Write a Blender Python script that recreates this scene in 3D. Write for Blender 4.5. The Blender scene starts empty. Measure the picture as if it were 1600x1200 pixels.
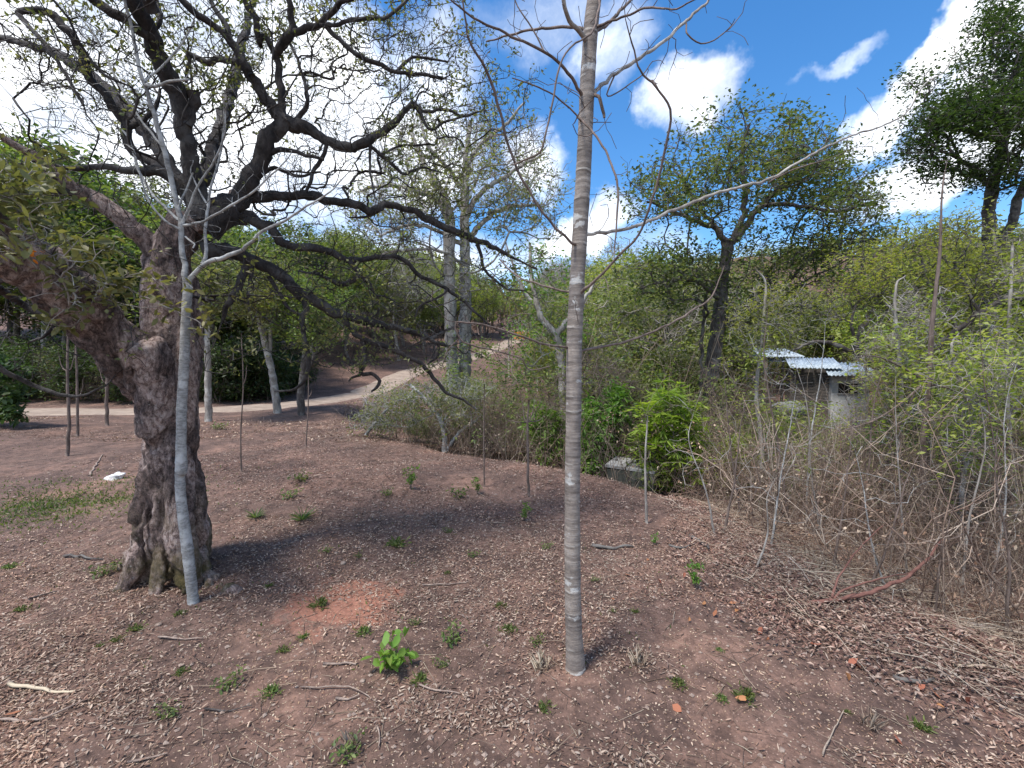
import bpy, math, random
import numpy as np
from mathutils import Vector, Matrix

random.seed(7)
RNG = np.random.default_rng(7)
C = bpy.context.scene.collection
scene = bpy.context.scene

# ------------------------------------------------------------------ camera, world, sun, exposure
F = 700.0; EYE = 1.6; PITCH = math.atan(40 / 700.0)
cam_d = bpy.data.cameras.new('camera')
cam = bpy.data.objects.new('camera', cam_d); C.objects.link(cam)
cam.location = (0, 0, EYE); cam.rotation_euler = (math.pi / 2 - PITCH, 0, 0)
cam_d.sensor_width = 36; cam_d.lens = 36 * F / 1600; cam_d.clip_start = 0.05; cam_d.clip_end = 2000
scene.camera = cam

SUN_DIR = Vector((-0.34, -0.26, 0.90)).normalized()          # towards the sun
sun_el = math.asin(SUN_DIR.z); sun_az = math.atan2(SUN_DIR.x, SUN_DIR.y)
sd = bpy.data.lights.new('sun', 'SUN'); sd.energy = 3.1; sd.angle = math.radians(11.0); sd.color = (1, 0.95, 0.88)
sun = bpy.data.objects.new('sun', sd); C.objects.link(sun)
sun.rotation_euler = SUN_DIR.to_track_quat('Z', 'Y').to_euler()
scene.view_settings.view_transform = 'Standard'; scene.view_settings.look = 'None'
scene.view_settings.gamma = 1; scene.view_settings.exposure = 0.85; scene.view_settings.use_curve_mapping = False


def ray(px, py):
    cx = (px - 800) / F; cz = -(py - 600) / F
    return (cx, math.cos(PITCH) + math.sin(PITCH) * cz, -math.sin(PITCH) + math.cos(PITCH) * cz)


def P(px, py, D):
    r = ray(px, py); s = D / r[1]
    return np.array([r[0] * s, D, EYE + r[2] * s])


world = bpy.data.worlds.new('World'); scene.world = world; world.use_nodes = True
nt = world.node_tree; N = nt.nodes; L = nt.links; N.clear()


def wn(t, **k):
    n = N.new(t)
    for a, b in k.items(): setattr(n, a, b)
    return n


def wmath(op, a, b=None, c=None, clamp=False):
    n = wn('ShaderNodeMath', operation=op, use_clamp=clamp)
    for i, v in enumerate((a, b, c)):
        if v is None: continue
        if isinstance(v, (int, float)): n.inputs[i].default_value = v
        else: L.new(v, n.inputs[i])
    return n.outputs[0]


sky = wn('ShaderNodeTexSky', sky_type='NISHITA', sun_disc=False, sun_elevation=sun_el, sun_rotation=sun_az)
sky.altitude = 300; sky.dust_density = 0.3; sky.ozone_density = 3.0; sky.air_density = 1.0
hsv = wn('ShaderNodeHueSaturation'); hsv.inputs['Saturation'].default_value = 1.28; hsv.inputs['Value'].default_value = 1.12
L.new(sky.outputs[0], hsv.inputs['Color'])
tc = wn('ShaderNodeTexCoord')
nz = wn('ShaderNodeTexNoise'); nz.inputs['Scale'].default_value = 5.0; nz.inputs['Detail'].default_value = 6; nz.inputs['Roughness'].default_value = 0.6
L.new(tc.outputs['Generated'], nz.inputs['Vector'])
sub = wn('ShaderNodeVectorMath', operation='SUBTRACT'); L.new(nz.outputs['Color'], sub.inputs[0]); sub.inputs[1].default_value = (.5, .5, .5)
scl = wn('ShaderNodeVectorMath', operation='SCALE'); L.new(sub.outputs[0], scl.inputs[0]); scl.inputs['Scale'].default_value = 0.22
wd = wn('ShaderNodeVectorMath', operation='ADD'); L.new(tc.outputs['Generated'], wd.inputs[0]); L.new(scl.outputs[0], wd.inputs[1])
# clouds: px, py, half width, half height, tilt (deg), weight
clouds = [(250, 120, 430, 230, 0, 1.25), (520, 230, 260, 110, 0, 1.0), (680, 130, 90, 110, -20, .55), (1100, 135, 82, 54, 28, .92),
          (960, 80, 60, 70, 20, .45), (845, 250, 60, 50, 0, .75), (900, 365, 90, 42, 10, .9), (640, 395, 260, 40, 0, .6),
          (1530, 60, 190, 42, 38, 1.0), (1390, 180, 90, 38, 20, .85), (1310, 105, 50, 16, 25, .34), (1560, 160, 130, 80, 30, .7),
          (1480, 270, 150, 60, 0, .8), (850, 30, 110, 50, 10, .4), (1100, 430, 400, 60, 0, .35), (-300, 200, 300, 300, 0, 1.0)]
acc = None
for (px, py, rx, ry, tilt, w) in clouds:
    c = Vector(ray(px, py)).normalized()
    u0 = Vector((c.y, -c.x, 0)).normalized(); v0 = u0.cross(c); ct, st = math.cos(math.radians(tilt)), math.sin(math.radians(tilt))
    u = u0 * ct + v0 * st; v = v0 * ct - u0 * st
    k = 1 / math.sqrt(1 + ((px - 800) / F) ** 2 + ((py - 600) / F) ** 2)
    terms = []
    for ax, rr in ((u, rx / F * k), (v, ry / F * k)):
        d = wn('ShaderNodeVectorMath', operation='DOT_PRODUCT'); L.new(wd.outputs[0], d.inputs[0]); d.inputs[1].default_value = ax
        terms.append(wmath('POWER', wmath('ABSOLUTE', wmath('DIVIDE', d.outputs['Value'], rr)), 2.0))
    q = wmath('SUBTRACT', 1.0, wmath('MULTIPLY', wmath('ADD', terms[0], terms[1]), 0.75), clamp=True)
    dc = wn('ShaderNodeVectorMath', operation='DOT_PRODUCT'); L.new(tc.outputs['Generated'], dc.inputs[0]); dc.inputs[1].default_value = c
    q = wmath('MULTIPLY', wmath('MULTIPLY', q, w), wmath('GREATER_THAN', dc.outputs['Value'], 0.2))
    acc = q if acc is None else wmath('MAXIMUM', acc, q)
n2 = wn('ShaderNodeTexNoise'); n2.inputs['Scale'].default_value = 9; n2.inputs['Detail'].default_value = 8; n2.inputs['Roughness'].default_value = .58
L.new(wd.outputs[0], n2.inputs['Vector'])
n3 = wn('ShaderNodeTexNoise'); n3.inputs['Scale'].default_value = 2.2; n3.inputs['Detail'].default_value = 5
L.new(tc.outputs['Generated'], n3.inputs['Vector'])
sep = wn('ShaderNodeSeparateXYZ'); L.new(tc.outputs['Generated'], sep.inputs[0])
back = wmath('MULTIPLY', wmath('SUBTRACT', 0.1, sep.outputs['Y'], clamp=True), 3.0, clamp=True)       # broken clouds go on behind the camera
gen = wmath('MULTIPLY', wmath('MULTIPLY', wmath('SUBTRACT', n3.outputs['Fac'], 0.46), 6.0, clamp=True), back)
dens = wmath('MAXIMUM', acc, gen)
dens = wmath('ADD', dens, wmath('MULTIPLY', wmath('SUBTRACT', n2.outputs['Fac'], 0.5), wmath('MULTIPLY', wmath('ADD', dens, .12), 1.3)))
mr = wn('ShaderNodeMapRange', interpolation_type='SMOOTHSTEP'); L.new(dens, mr.inputs['Value']); mr.inputs['From Min'].default_value = .02; mr.inputs['From Max'].default_value = .85
n4 = wn('ShaderNodeTexNoise'); n4.inputs['Scale'].default_value = 6.5; n4.inputs['Detail'].default_value = 5
L.new(wd.outputs[0], n4.inputs['Vector'])
cr = wn('ShaderNodeValToRGB'); L.new(n4.outputs['Fac'], cr.inputs[0])
cr.color_ramp.elements[0].position = .36; cr.color_ramp.elements[0].color = (4.0, 4.5, 5.4, 1)
cr.color_ramp.elements[1].position = .58; cr.color_ramp.elements[1].color = (8.6, 8.8, 9.1, 1)
mix = wn('ShaderNodeMix', data_type='RGBA'); L.new(mr.outputs[0], mix.inputs['Factor']); L.new(hsv.outputs[0], mix.inputs['A']); L.new(cr.outputs[0], mix.inputs['B'])
bg = wn('ShaderNodeBackground'); bg.inputs['Strength'].default_value = 0.12; L.new(mix.outputs['Result'], bg.inputs['Color'])
wo = wn('ShaderNodeOutputWorld'); L.new(bg.outputs[0], wo.inputs[0])

# ------------------------------------------------------------------ noise and terrain height


def _h(ix, iy, s):
    n = (ix * 374761393 + iy * 668265263 + s * 1274126177) & 0xFFFFFFFF
    n = ((n ^ (n >> 13)) * 1274126177) & 0xFFFFFFFF
    return ((n ^ (n >> 16)) & 0xFFFF) / 65535.0


def vn(x, y, s=0):
    x = np.asarray(x, float); y = np.asarray(y, float)
    ix = np.floor(x).astype(np.int64); iy = np.floor(y).astype(np.int64); fx = x - ix; fy = y - iy
    fx = fx * fx * (3 - 2 * fx); fy = fy * fy * (3 - 2 * fy)
    a = _h(ix, iy, s); b = _h(ix + 1, iy, s); c = _h(ix, iy + 1, s); d = _h(ix + 1, iy + 1, s)
    return (a * (1 - fx) + b * fx) * (1 - fy) + (c * (1 - fx) + d * fx) * fy - .5


def fbm(x, y, f=1.0, o=4, s=0):
    t = 0; a = 1
    for i in range(o):
        t = t + a * vn(x * f + 17.3 * i, y * f - 9.1 * i, s + i); f *= 2.03; a *= .5
    return t


def sst(a, b, x):
    t = np.clip((x - a) / (b - a), 0, 1); return t * t * (3 - 2 * t)


EDGE = np.array([(6.5, -9), (4.2, -3), (3.5, .5), (2.75, 1.9), (2.1, 3), (1.8, 4.5), (.9, 5.6), (-.5, 6.6), (-2.4, 8.4), (-4.2, 10.8), (-5.2, 13.2), (-5.3, 17), (-4.7, 22), (-4.0, 28), (-.6, 37), (2, 50), (4, 90), (4, 400)])
ROAD = np.array([(-70, 19), (-40, 15.5), (-25, 14.2), (-16, 14), (-12, 14.0), (-9.4, 14.6), (-7.9, 16.3), (-7.2, 19), (-6.7, 23), (-5.9, 28), (-2.4, 37), (.2, 50), (2, 70)])


def pdist(pts, x, y):
    x = np.asarray(x, float); y = np.asarray(y, float)
    best = np.full(x.shape, 1e9); side = np.zeros(x.shape)
    for a, b in zip(pts[:-1], pts[1:]):
        d = b - a; l2 = d @ d
        t = np.clip(((x - a[0]) * d[0] + (y - a[1]) * d[1]) / l2, 0, 1)
        ex = x - a[0] - t * d[0]; ey = y - a[1] - t * d[1]; q = ex * ex + ey * ey
        s = np.sign(d[0] * (y - a[1]) - d[1] * (x - a[0]))
        m = q < best; best = np.where(m, q, best); side = np.where(m, s, side)
    return np.sqrt(best), side


def height(x, y, fine=True):
    x = np.asarray(x, float); y = np.asarray(y, float)
    d, s = pdist(EDGE, x, y); sdv = np.where(s < 0, d, -d)       # > 0 on the gully side
    base = 0.13 * np.clip(y - 21, 0, 45) + .10 * np.clip(y - 20, 0, 60) * sst(-9, -16, x)
    g = -(2.3 * sst(-.2, 10, sdv) + .14 * sst(0, .7, sdv) + .8 * sst(10, 24, sdv))
    gm = sst(0, 9, sdv)
    h = base * (1 - gm * sst(130, 60, y)) + g * sst(120, 55, y)
    hill = np.clip(y - 52, 0, 400); hs = .12 + .07 * sst(10, 90, x) + .05 * sst(-20, -80, x)
    h = h + hill * hs * sst(52, 90, y)
    h = h + sst(60, 110, np.abs(x)) * 10
    rd, _ = pdist(ROAD, x, y); on = sst(2.6, 1.3, rd)
    h = h + fbm(x, y, .22, 3, 3) * .22 * (1 - on) * sst(1.5, 5, np.hypot(x, y)) + fbm(x, y, .03, 3, 9) * 5 * sst(40, 100, y)
    h = h - .07 * on
    h = h + .07 * sst(5.1, 5.5, y - .05 * x + fbm(x, y, .5, 2, 14) * .5) * sst(2.0, 1.0, x) * sst(12, 8, y)          # low bank across the clearing
    bt = np.hypot(x + 2.40, y - 3.2); h = h + .015 * sst(.95, .2, bt)
    if fine:
        h = h + fbm(x, y, 1.6, 3, 21) * .05 + fbm(x, y, 7, 3, 31) * .016 * sst(14, 6, np.hypot(x, y)) * (1 - on)
    return h


def gz(x, y): return float(height(np.array([x]), np.array([y]))[0])


def G(px, py, dmax=200):
    r = ray(px, py); d = np.concatenate([np.arange(1, 12, .02), np.arange(12, dmax, .1)])
    x = r[0] / r[1] * d; z = EYE + r[2] / r[1] * d; h = height(x, d)
    k = np.argmax(z < h)
    if not (z < h).any(): k = len(d) - 1
    return np.array([x[k], d[k], h[k]])


# ------------------------------------------------------------------ materials
def mat(name):
    m = bpy.data.materials.new(name); m.use_nodes = True
    return m, m.node_tree.nodes, m.node_tree.links, m.node_tree.nodes['Principled BSDF']


def nd(ns, t, **k):
    n = ns.new(t)
    for a, b in k.items(): setattr(n, a, b)
    return n


def ramp(ns, ls, src, stops, interp='LINEAR'):
    r = nd(ns, 'ShaderNodeValToRGB'); r.color_ramp.interpolation = interp
    e = r.color_ramp.elements
    while len(e) < len(stops): e.new(.5)
    for q, (p, c) in zip(e, stops): q.position = p; q.color = (*c, 1)
    ls.new(src, r.inputs[0]); return r.outputs[0]


def noise(ns, ls, scale, detail=4, rough=.55, stretch=None, vec=None, dist=0):
    t = nd(ns, 'ShaderNodeTexNoise'); t.inputs['Scale'].default_value = scale; t.inputs['Detail'].default_value = detail
    t.inputs['Roughness'].default_value = rough; t.inputs['Distortion'].default_value = dist
    if vec is None:
        vec = nd(ns, 'ShaderNodeTexCoord').outputs['Object']
    if stretch:
        mp = nd(ns, 'ShaderNodeMapping'); mp.inputs['Scale'].default_value = stretch; ls.new(vec, mp.inputs[0]); vec = mp.outputs[0]
    ls.new(vec, t.inputs['Vector']); return t.outputs['Fac']


def mixc(ns, ls, f, a, b, mode='MIX'):
    m = nd(ns, 'ShaderNodeMix', data_type='RGBA', blend_type=mode)
    for i, v in (('Factor', f), ('A', a), ('B', b)):
        if isinstance(v, (int, float)): m.inputs[i].default_value = v
        elif isinstance(v, tuple): m.inputs[i].default_value = (*v, 1)
        else: ls.new(v, m.inputs[i])
    return m.outputs['Result']


def bump(ns, ls, b, h, strength, dist=.01, prev=None):
    n = nd(ns, 'ShaderNodeBump'); n.inputs['Strength'].default_value = strength; n.inputs['Distance'].default_value = dist
    ls.new(h, n.inputs['Height'])
    if prev: ls.new(prev, n.inputs['Normal'])
    ls.new(n.outputs[0], b.inputs['Normal']); return n.outputs[0]


def leaf_mat(name, cols, trans=.35, rough=.55):
    m, ns, ls, b = mat(name)
    g = nd(ns, 'ShaderNodeNewGeometry'); oi = nd(ns, 'ShaderNodeObjectInfo')
    c = ramp(ns, ls, g.outputs['Random Per Island'], [(i / (len(cols) - 1), cc) for i, cc in enumerate(cols)])
    n = noise(ns, ls, 1.1, 2)
    c = mixc(ns, ls, 1.0, c, ramp(ns, ls, n, [(.3, (.72, .78, .75)), (.7, (1.25, 1.15, 1.0))]), 'MULTIPLY')
    hs = nd(ns, 'ShaderNodeHueSaturation'); ls.new(c, hs.inputs['Color'])
    mh = nd(ns, 'ShaderNodeMapRange'); ls.new(oi.outputs['Random'], mh.inputs[0]); mh.inputs[3].default_value = .485; mh.inputs[4].default_value = .515
    ls.new(mh.outputs[0], hs.inputs['Hue'])
    mv = nd(ns, 'ShaderNodeMapRange'); ls.new(oi.outputs['Random'], mv.inputs[0]); mv.inputs[3].default_value = .8; mv.inputs[4].default_value = 1.2
    ls.new(mv.outputs[0], hs.inputs['Value']); c = hs.outputs[0]
    ls.new(c, b.inputs['Base Color']); b.inputs['Roughness'].default_value = rough
    t = nd(ns, 'ShaderNodeBsdfTranslucent')
    ls.new(mixc(ns, ls, 1.0, c, (1.3, 1.35, .7), 'MULTIPLY'), t.inputs[0])
    mx = nd(ns, 'ShaderNodeMixShader'); mx.inputs[0].default_value = trans
    ls.new(b.outputs[0], mx.inputs[1]); ls.new(t.outputs[0], mx.inputs[2]); ls.new(mx.outputs[0], ns['Material Output'].inputs[0])
    return m


def bark_mat(name, a, b_, c_=None, scale=14, stretch=(1, 1, .25), bs=.6, bd=.02):
    m, ns, ls, b = mat(name)
    n = noise(ns, ls, scale, 6, .65, stretch)
    n2 = noise(ns, ls, scale * .25, 4, .6)
    col = ramp(ns, ls, n, [(.35, a), (.65, b_)])
    if c_: col = mixc(ns, ls, ramp(ns, ls, n2, [(.5, (0, 0, 0)), (.62, (1, 1, 1))]), col, c_)
    ls.new(col, b.inputs['Base Color']); b.inputs['Roughness'].default_value = .9
    bump(ns, ls, b, n, bs, bd); return m


M = {}
M['leaf_olive'] = leaf_mat('leaf_olive', [(.09, .095, .04), (.15, .15, .06), (.22, .20, .09), (.13, .14, .05)], .35)
M['leaf_dark'] = leaf_mat('leaf_dark', [(.025, .05, .018), (.045, .08, .026), (.075, .115, .04)], .42)
M['leaf_mid'] = leaf_mat('leaf_mid', [(.06, .105, .03), (.11, .16, .045), (.18, .22, .065), (.12, .15, .05)], .45)
M['leaf_grey'] = leaf_mat('leaf_grey', [(.10, .14, .05), (.17, .20, .08), (.26, .28, .12), (.16, .15, .08)], .45)
M['leaf_yellow'] = leaf_mat('leaf_yellow', [(.15, .21, .045), (.24, .29, .065), (.34, .36, .10), (.19, .23, .06)], .5)
M['leaf_bright'] = leaf_mat('leaf_bright', [(.06, .16, .015), (.11, .24, .025), (.18, .30, .05), (.08, .18, .03)], .42)
M['leaf_teal'] = leaf_mat('leaf_teal', [(.045, .085, .035), (.10, .16, .06), (.17, .22, .095), (.12, .13, .06)], .5)
M['leaf_lime'] = leaf_mat('leaf_lime', [(.17, .32, .02), (.27, .43, .045), (.38, .50, .08), (.14, .26, .03)], .5)
M['leaf_flower'] = leaf_mat('leaf_flower', [(.75, .20, .02), (.85, .30, .04)], .3)
M['litter'] = leaf_mat('litter', [(.07, .035, .028), (.16, .09, .07), (.27, .165, .125), (.56, .44, .37), (.20, .12, .09), (.48, .40, .35), (.12, .06, .05), (.33, .21, .16)], .08, .8)
M['litter_orange'] = leaf_mat('litter_orange', [(.30, .095, .045), (.38, .15, .08), (.24, .10, .06)], .1, .7)
M['bark_dark'] = bark_mat('bark_dark', (.03, .024, .022), (.095, .08, .075), (.14, .13, .12), 22)
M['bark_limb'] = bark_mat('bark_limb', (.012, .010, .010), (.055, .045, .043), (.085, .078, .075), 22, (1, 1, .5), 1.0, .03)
M['bark_grey'] = bark_mat('bark_grey', (.15, .13, .115), (.33, .30, .27), (.42, .40, .37), 18)
M['bark_pale'] = bark_mat('bark_pale', (.15, .145, .14), (.36, .355, .345), (.46, .46, .45), 34, (1, 1, 2.6), .6, .008)
M['bark_brown'] = bark_mat('bark_brown', (.07, .05, .04), (.20, .15, .13), None, 25)
M['stem_tan'] = leaf_mat('stem_tan', [(.10, .065, .055), (.19, .13, .105), (.34, .27, .23), (.13, .08, .065), (.07, .045, .04), (.16, .10, .085)], 0, .8)
M['stem_red'] = bark_mat('stem_red', (.10, .042, .034), (.19, .09, .07), None, 25, (1, 1, 1))
M['stem_straw'] = leaf_mat('stem_straw', [(.20, .14, .11), (.40, .32, .26), (.50, .43, .37)], 0, .8)
M['stick'] = bark_mat('stick', (.16, .11, .09), (.36, .28, .23), None, 30, (1, 1, 1))
M['concrete'] = bark_mat('concrete', (.18, .175, .17), (.34, .335, .33), None, 9, (1, 1, 1), .3)
M['render_wall'] = bark_mat('render_wall', (.36, .37, .38), (.48, .49, .50), None, 5, (1, 1, 1), .1)
M['dark_stone'] = bark_mat('dark_stone', (.03, .032, .025), (.09, .09, .075), None, 9, (1, 1, 1), .5)
M['stone'] = bark_mat('stone', (.10, .10, .105), (.24, .24, .25), None, 6, (1, 1, 1), .5)
M['plank'] = bark_mat('plank', (.05, .045, .042), (.13, .115, .105), None, 12, (.2, 1, 4), .4)
M['old_plank'] = bark_mat('old_plank', (.16, .12, .10), (.34, .28, .24), None, 14, (.3, 2, 1), .5)
m, ns, ls, b = mat('roof_metal'); b.inputs['Metallic'].default_value = .0; b.inputs['Roughness'].default_value = .6
ls.new(ramp(ns, ls, noise(ns, ls, 4, 4), [(.35, (.20, .25, .30)), (.65, (.40, .46, .52))]), b.inputs['Base Color']); M['roof_metal'] = m
m, ns, ls, b = mat('dark_opening'); b.inputs['Base Color'].default_value = (.012, .012, .012, 1); b.inputs['Roughness'].default_value = .9; M['dark_opening'] = m
m, ns, ls, b = mat('white_plastic'); b.inputs['Roughness'].default_value = .5
ls.new(ramp(ns, ls, noise(ns, ls, 20, 3), [(.35, (.5, .46, .44)), (.6, (.75, .73, .72))]), b.inputs['Base Color']); M['white_plastic'] = m
m, ns, ls, b = mat('orange_cloth'); b.inputs['Roughness'].default_value = .8
ls.new(ramp(ns, ls, noise(ns, ls, 3, 3), [(.35, (.7, .19, .03)), (.6, (.85, .30, .06))]), b.inputs['Base Color']); M['orange_cloth'] = m

# big trunk bark: purple-brown base, pinkish pale patches, dark furrows, moss at the foot
m, ns, ls, b = mat('bark_old_tree'); M['bark_old'] = m
tc_ = nd(ns, 'ShaderNodeTexCoord'); sx = nd(ns, 'ShaderNodeSeparateXYZ'); ls.new(tc_.outputs['Object'], sx.inputs[0])
n1 = noise(ns, ls, 38, 9, .78, (1, 1, .6)); n2_ = noise(ns, ls, 4.2, 6, .68, (1, 1, .45), dist=.6); n3_ = noise(ns, ls, 60, 4, .7)
crk = nd(ns, 'ShaderNodeMath', operation='ABSOLUTE')
nw = nd(ns, 'ShaderNodeTexNoise'); nw.inputs['Scale'].default_value = 9; ls.new(tc_.outputs['Object'], nw.inputs['Vector'])
va = nd(ns, 'ShaderNodeVectorMath', operation='MULTIPLY_ADD'); ls.new(nw.outputs['Color'], va.inputs[0]); va.inputs[1].default_value = (.14, .14, .14); ls.new(tc_.outputs['Object'], va.inputs[2])
ck = noise(ns, ls, 15, 5, .62, (1, 1, .45), va.outputs[0]); cs = nd(ns, 'ShaderNodeMath', operation='SUBTRACT'); ls.new(ck, cs.inputs[0]); cs.inputs[1].default_value = .5; ls.new(cs.outputs[0], crk.inputs[0])
crack = ramp(ns, ls, crk.outputs[0], [(0, (0, 0, 0)), (.05, (1, 1, 1))])
col = ramp(ns, ls, n1, [(.36, (.03, .022, .02)), (.48, (.12, .083, .075)), (.62, (.27, .19, .17))])
pal = ramp(ns, ls, n1, [(.38, (.13, .085, .077)), (.48, (.42, .30, .265)), (.62, (.68, .56, .51))])
col = mixc(ns, ls, ramp(ns, ls, n2_, [(.45, (0, 0, 0)), (.54, (1, 1, 1))]), col, pal)
col = mixc(ns, ls, 1.0, col, ramp(ns, ls, crk.outputs[0], [(0, (.42, .38, .36)), (.035, (1, 1, 1))]), 'MULTIPLY')
lich = noise(ns, ls, 45, 3, .5)
col = mixc(ns, ls, ramp(ns, ls, lich, [(.68, (0, 0, 0)), (.72, (.7, .7, .7))]), col, (.42, .40, .36))
mz = nd(ns, 'ShaderNodeMapRange'); ls.new(sx.outputs['Z'], mz.inputs[0]); mz.inputs[1].default_value = .75; mz.inputs[2].default_value = .0
mm = nd(ns, 'ShaderNodeMath', operation='MULTIPLY'); ls.new(mz.outputs[0], mm.inputs[0]); ls.new(ramp(ns, ls, noise(ns, ls, 5, 5), [(.42, (0, 0, 0)), (.6, (1, 1, 1))]), mm.inputs[1])
col = mixc(ns, ls, mm.outputs[0], col, ramp(ns, ls, n3_, [(.3, (.05, .045, .012)), (.7, (.16, .12, .035))]))
ls.new(col, b.inputs['Base Color']); b.inputs['Roughness'].default_value = .88
p = bump(ns, ls, b, crack, .5, .012); bump(ns, ls, b, n1, 1.0, .035, p)

# slim tree bark: grey rings
m, ns, ls, b = mat('bark_ringed'); M['bark_ring'] = m
n1 = noise(ns, ls, 7, 6, .7, (1, 1, 9)); n2_ = noise(ns, ls, 5, 5, .6, (1, 1, 1.6)); n3_ = noise(ns, ls, 70, 5, .7, (1, 1, 2.5))
n0_ = noise(ns, ls, 2.2, 6, .65, (1, 1, 2.5)); col = ramp(ns, ls, n1, [(.3, (.135, .115, .10)), (.5, (.25, .22, .195)), (.72, (.37, .34, .31))])
col = mixc(ns, ls, 1.0, col, ramp(ns, ls, n0_, [(.38, (.58, .55, .56)), (.58, (1.18, 1.14, 1.12))]), 'MULTIPLY')
col = mixc(ns, ls, ramp(ns, ls, n2_, [(.585, (0, 0, 0)), (.61, (1, 1, 1))]), col, (.50, .49, .47))
col = mixc(ns, ls, .5, col, ramp(ns, ls, n3_, [(.3, (.45, .45, .45)), (.7, (1.2, 1.2, 1.2))]), 'MULTIPLY')
n5_ = noise(ns, ls, 3, 5, .7, (1, 1, 14)); col = mixc(ns, ls, 1.0, col, ramp(ns, ls, n5_, [(.33, (.78, .76, .76)), (.46, (1, 1, 1))]), 'MULTIPLY')
at = nd(ns, 'ShaderNodeAttribute'); at.attribute_name = 'scar'
col = mixc(ns, ls, 1.0, col, ramp(ns, ls, at.outputs['Fac'], [(0, (.35, .32, .3)), (.5, (1, 1, 1))]), 'MULTIPLY')
col = mixc(ns, ls, ramp(ns, ls, at.outputs['Fac'], [(.55, (0, 0, 0)), (.9, (.9, .9, .9))]), col, (.46, .43, .39))
ls.new(col, b.inputs['Base Color']); b.inputs['Roughness'].default_value = .85
p = bump(ns, ls, b, n1, .5, .01); bump(ns, ls, b, n3_, .4, .004, p)

# soil
m, ns, ls, b = mat('soil'); M['soil'] = m
g_ = nd(ns, 'ShaderNodeNewGeometry').outputs['Position']
n1 = noise(ns, ls, 1.3, 6, .6, vec=g_); n2_ = noise(ns, ls, 38, 6, .7, vec=g_); n3_ = noise(ns, ls, 260, 3, .6, vec=g_); n4_ = noise(ns, ls, 9, 5, .65, vec=g_)
col = ramp(ns, ls, n1, [(.30, (.082, .050, .039)), (.5, (.135, .084, .064)), (.66, (.225, .136, .10))])
col = mixc(ns, ls, 1.0, col, ramp(ns, ls, n4_, [(.34, (.5, .47, .47)), (.6, (1.12, 1.08, 1.08))]), 'MULTIPLY')
col = mixc(ns, ls, 1.0, col, ramp(ns, ls, n2_, [(.3, (.55, .52, .52)), (.5, (1, 1, 1)), (.72, (1.35, 1.35, 1.35))]), 'MULTIPLY')
peb = nd(ns, 'ShaderNodeTexVoronoi'); peb.inputs['Scale'].default_value = 55; ls.new(g_, peb.inputs['Vector'])
col = mixc(ns, ls, ramp(ns, ls, peb.outputs['Distance'], [(.14, (1, 1, 1)), (.2, (0, 0, 0))]), col, (.34, .23, .18))
# red earth patch
vm = nd(ns, 'ShaderNodeVectorMath', operation='SUBTRACT'); ls.new(g_, vm.inputs[0]); RP = G(535, 942); vm.inputs[1].default_value = RP
vs = nd(ns, 'ShaderNodeVectorMath', operation='MULTIPLY'); ls.new(vm.outputs[0], vs.inputs[0]); vs.inputs[1].default_value = (3.3, 3.9, 0)
vl = nd(ns, 'ShaderNodeVectorMath', operation='LENGTH'); ls.new(vs.outputs[0], vl.inputs[0])
nn = noise(ns, ls, 6, 6, .7, vec=g_)
ma = nd(ns, 'ShaderNodeMath', operation='MULTIPLY_ADD'); ls.new(nn, ma.inputs[0]); ma.inputs[1].default_value = -2.4; ls.new(vl.outputs['Value'], ma.inputs[2])
rf = ramp(ns, ls, ma.outputs[0], [(0, (.95, .95, .95)), (.12, (0, 0, 0))])
sh = nd(ns, 'ShaderNodeMath', operation='ADD'); ls.new(ma.outputs[0], sh.inputs[0]); sh.inputs[1].default_value = .32
rf = ramp(ns, ls, sh.outputs[0], [(.0, (.8, .8, .8)), (.4, (0, 0, 0))])
col = mixc(ns, ls, rf, col, ramp(ns, ls, n2_, [(.3, (.24, .095, .06)), (.65, (.42, .19, .125))]))
ls.new(col, b.inputs['Base Color']); b.inputs['Roughness'].default_value = .95
p = bump(ns, ls, b, n2_, .7, .02); bump(ns, ls, b, n3_, .4, .006, p)
m, ns, ls, b = mat('track_dirt'); M['track'] = m
g_ = nd(ns, 'ShaderNodeNewGeometry').outputs['Position']
n1 = noise(ns, ls, 2.5, 6, .6, vec=g_); n2_ = noise(ns, ls, 30, 5, .7, vec=g_)
col = ramp(ns, ls, n1, [(.3, (.21, .155, .12)), (.6, (.34, .265, .21))])
col = mixc(ns, ls, 1.0, col, ramp(ns, ls, n2_, [(.3, (.8, .8, .8)), (.7, (1.15, 1.15, 1.15))]), 'MULTIPLY')
ls.new(col, b.inputs['Base Color']); b.inputs['Roughness'].default_value = .95; bump(ns, ls, b, n2_, .4, .01)


# ------------------------------------------------------------------ mesh helpers
def make_mesh(name, V, faces, m, smooth=True):
    """faces: list of int arrays (n,k)"""
    me = bpy.data.meshes.new(name); V = np.asarray(V, np.float32)
    me.vertices.add(len(V)); me.vertices.foreach_set('co', V.ravel())
    faces = [np.asarray(f, np.int32) for f in faces if len(f)]
    nl = sum(f.size for f in faces); npo = sum(len(f) for f in faces)
    me.loops.add(nl); me.polygons.add(npo)
    me.loops.foreach_set('vertex_index', np.concatenate([f.ravel() for f in faces]))
    tot = np.concatenate([np.full(len(f), f.shape[1], np.int32) for f in faces])
    st = np.concatenate([[0], np.cumsum(tot)[:-1]]).astype(np.int32)
    me.polygons.foreach_set('loop_start', st); me.polygons.foreach_set('loop_total', tot)
    me.polygons.foreach_set('use_smooth', np.full(npo, smooth))
    me.update(calc_edges=True)
    if m: me.materials.append(m)
    return me


def obj(name, me, parent=None, loc=(0, 0, 0), kind=None, label=None):
    o = bpy.data.objects.new(name, me); C.objects.link(o); o.location = loc
    if parent: o.parent = parent
    if kind: o['kind'] = kind
    if label: o['label'] = label
    return o


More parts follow.
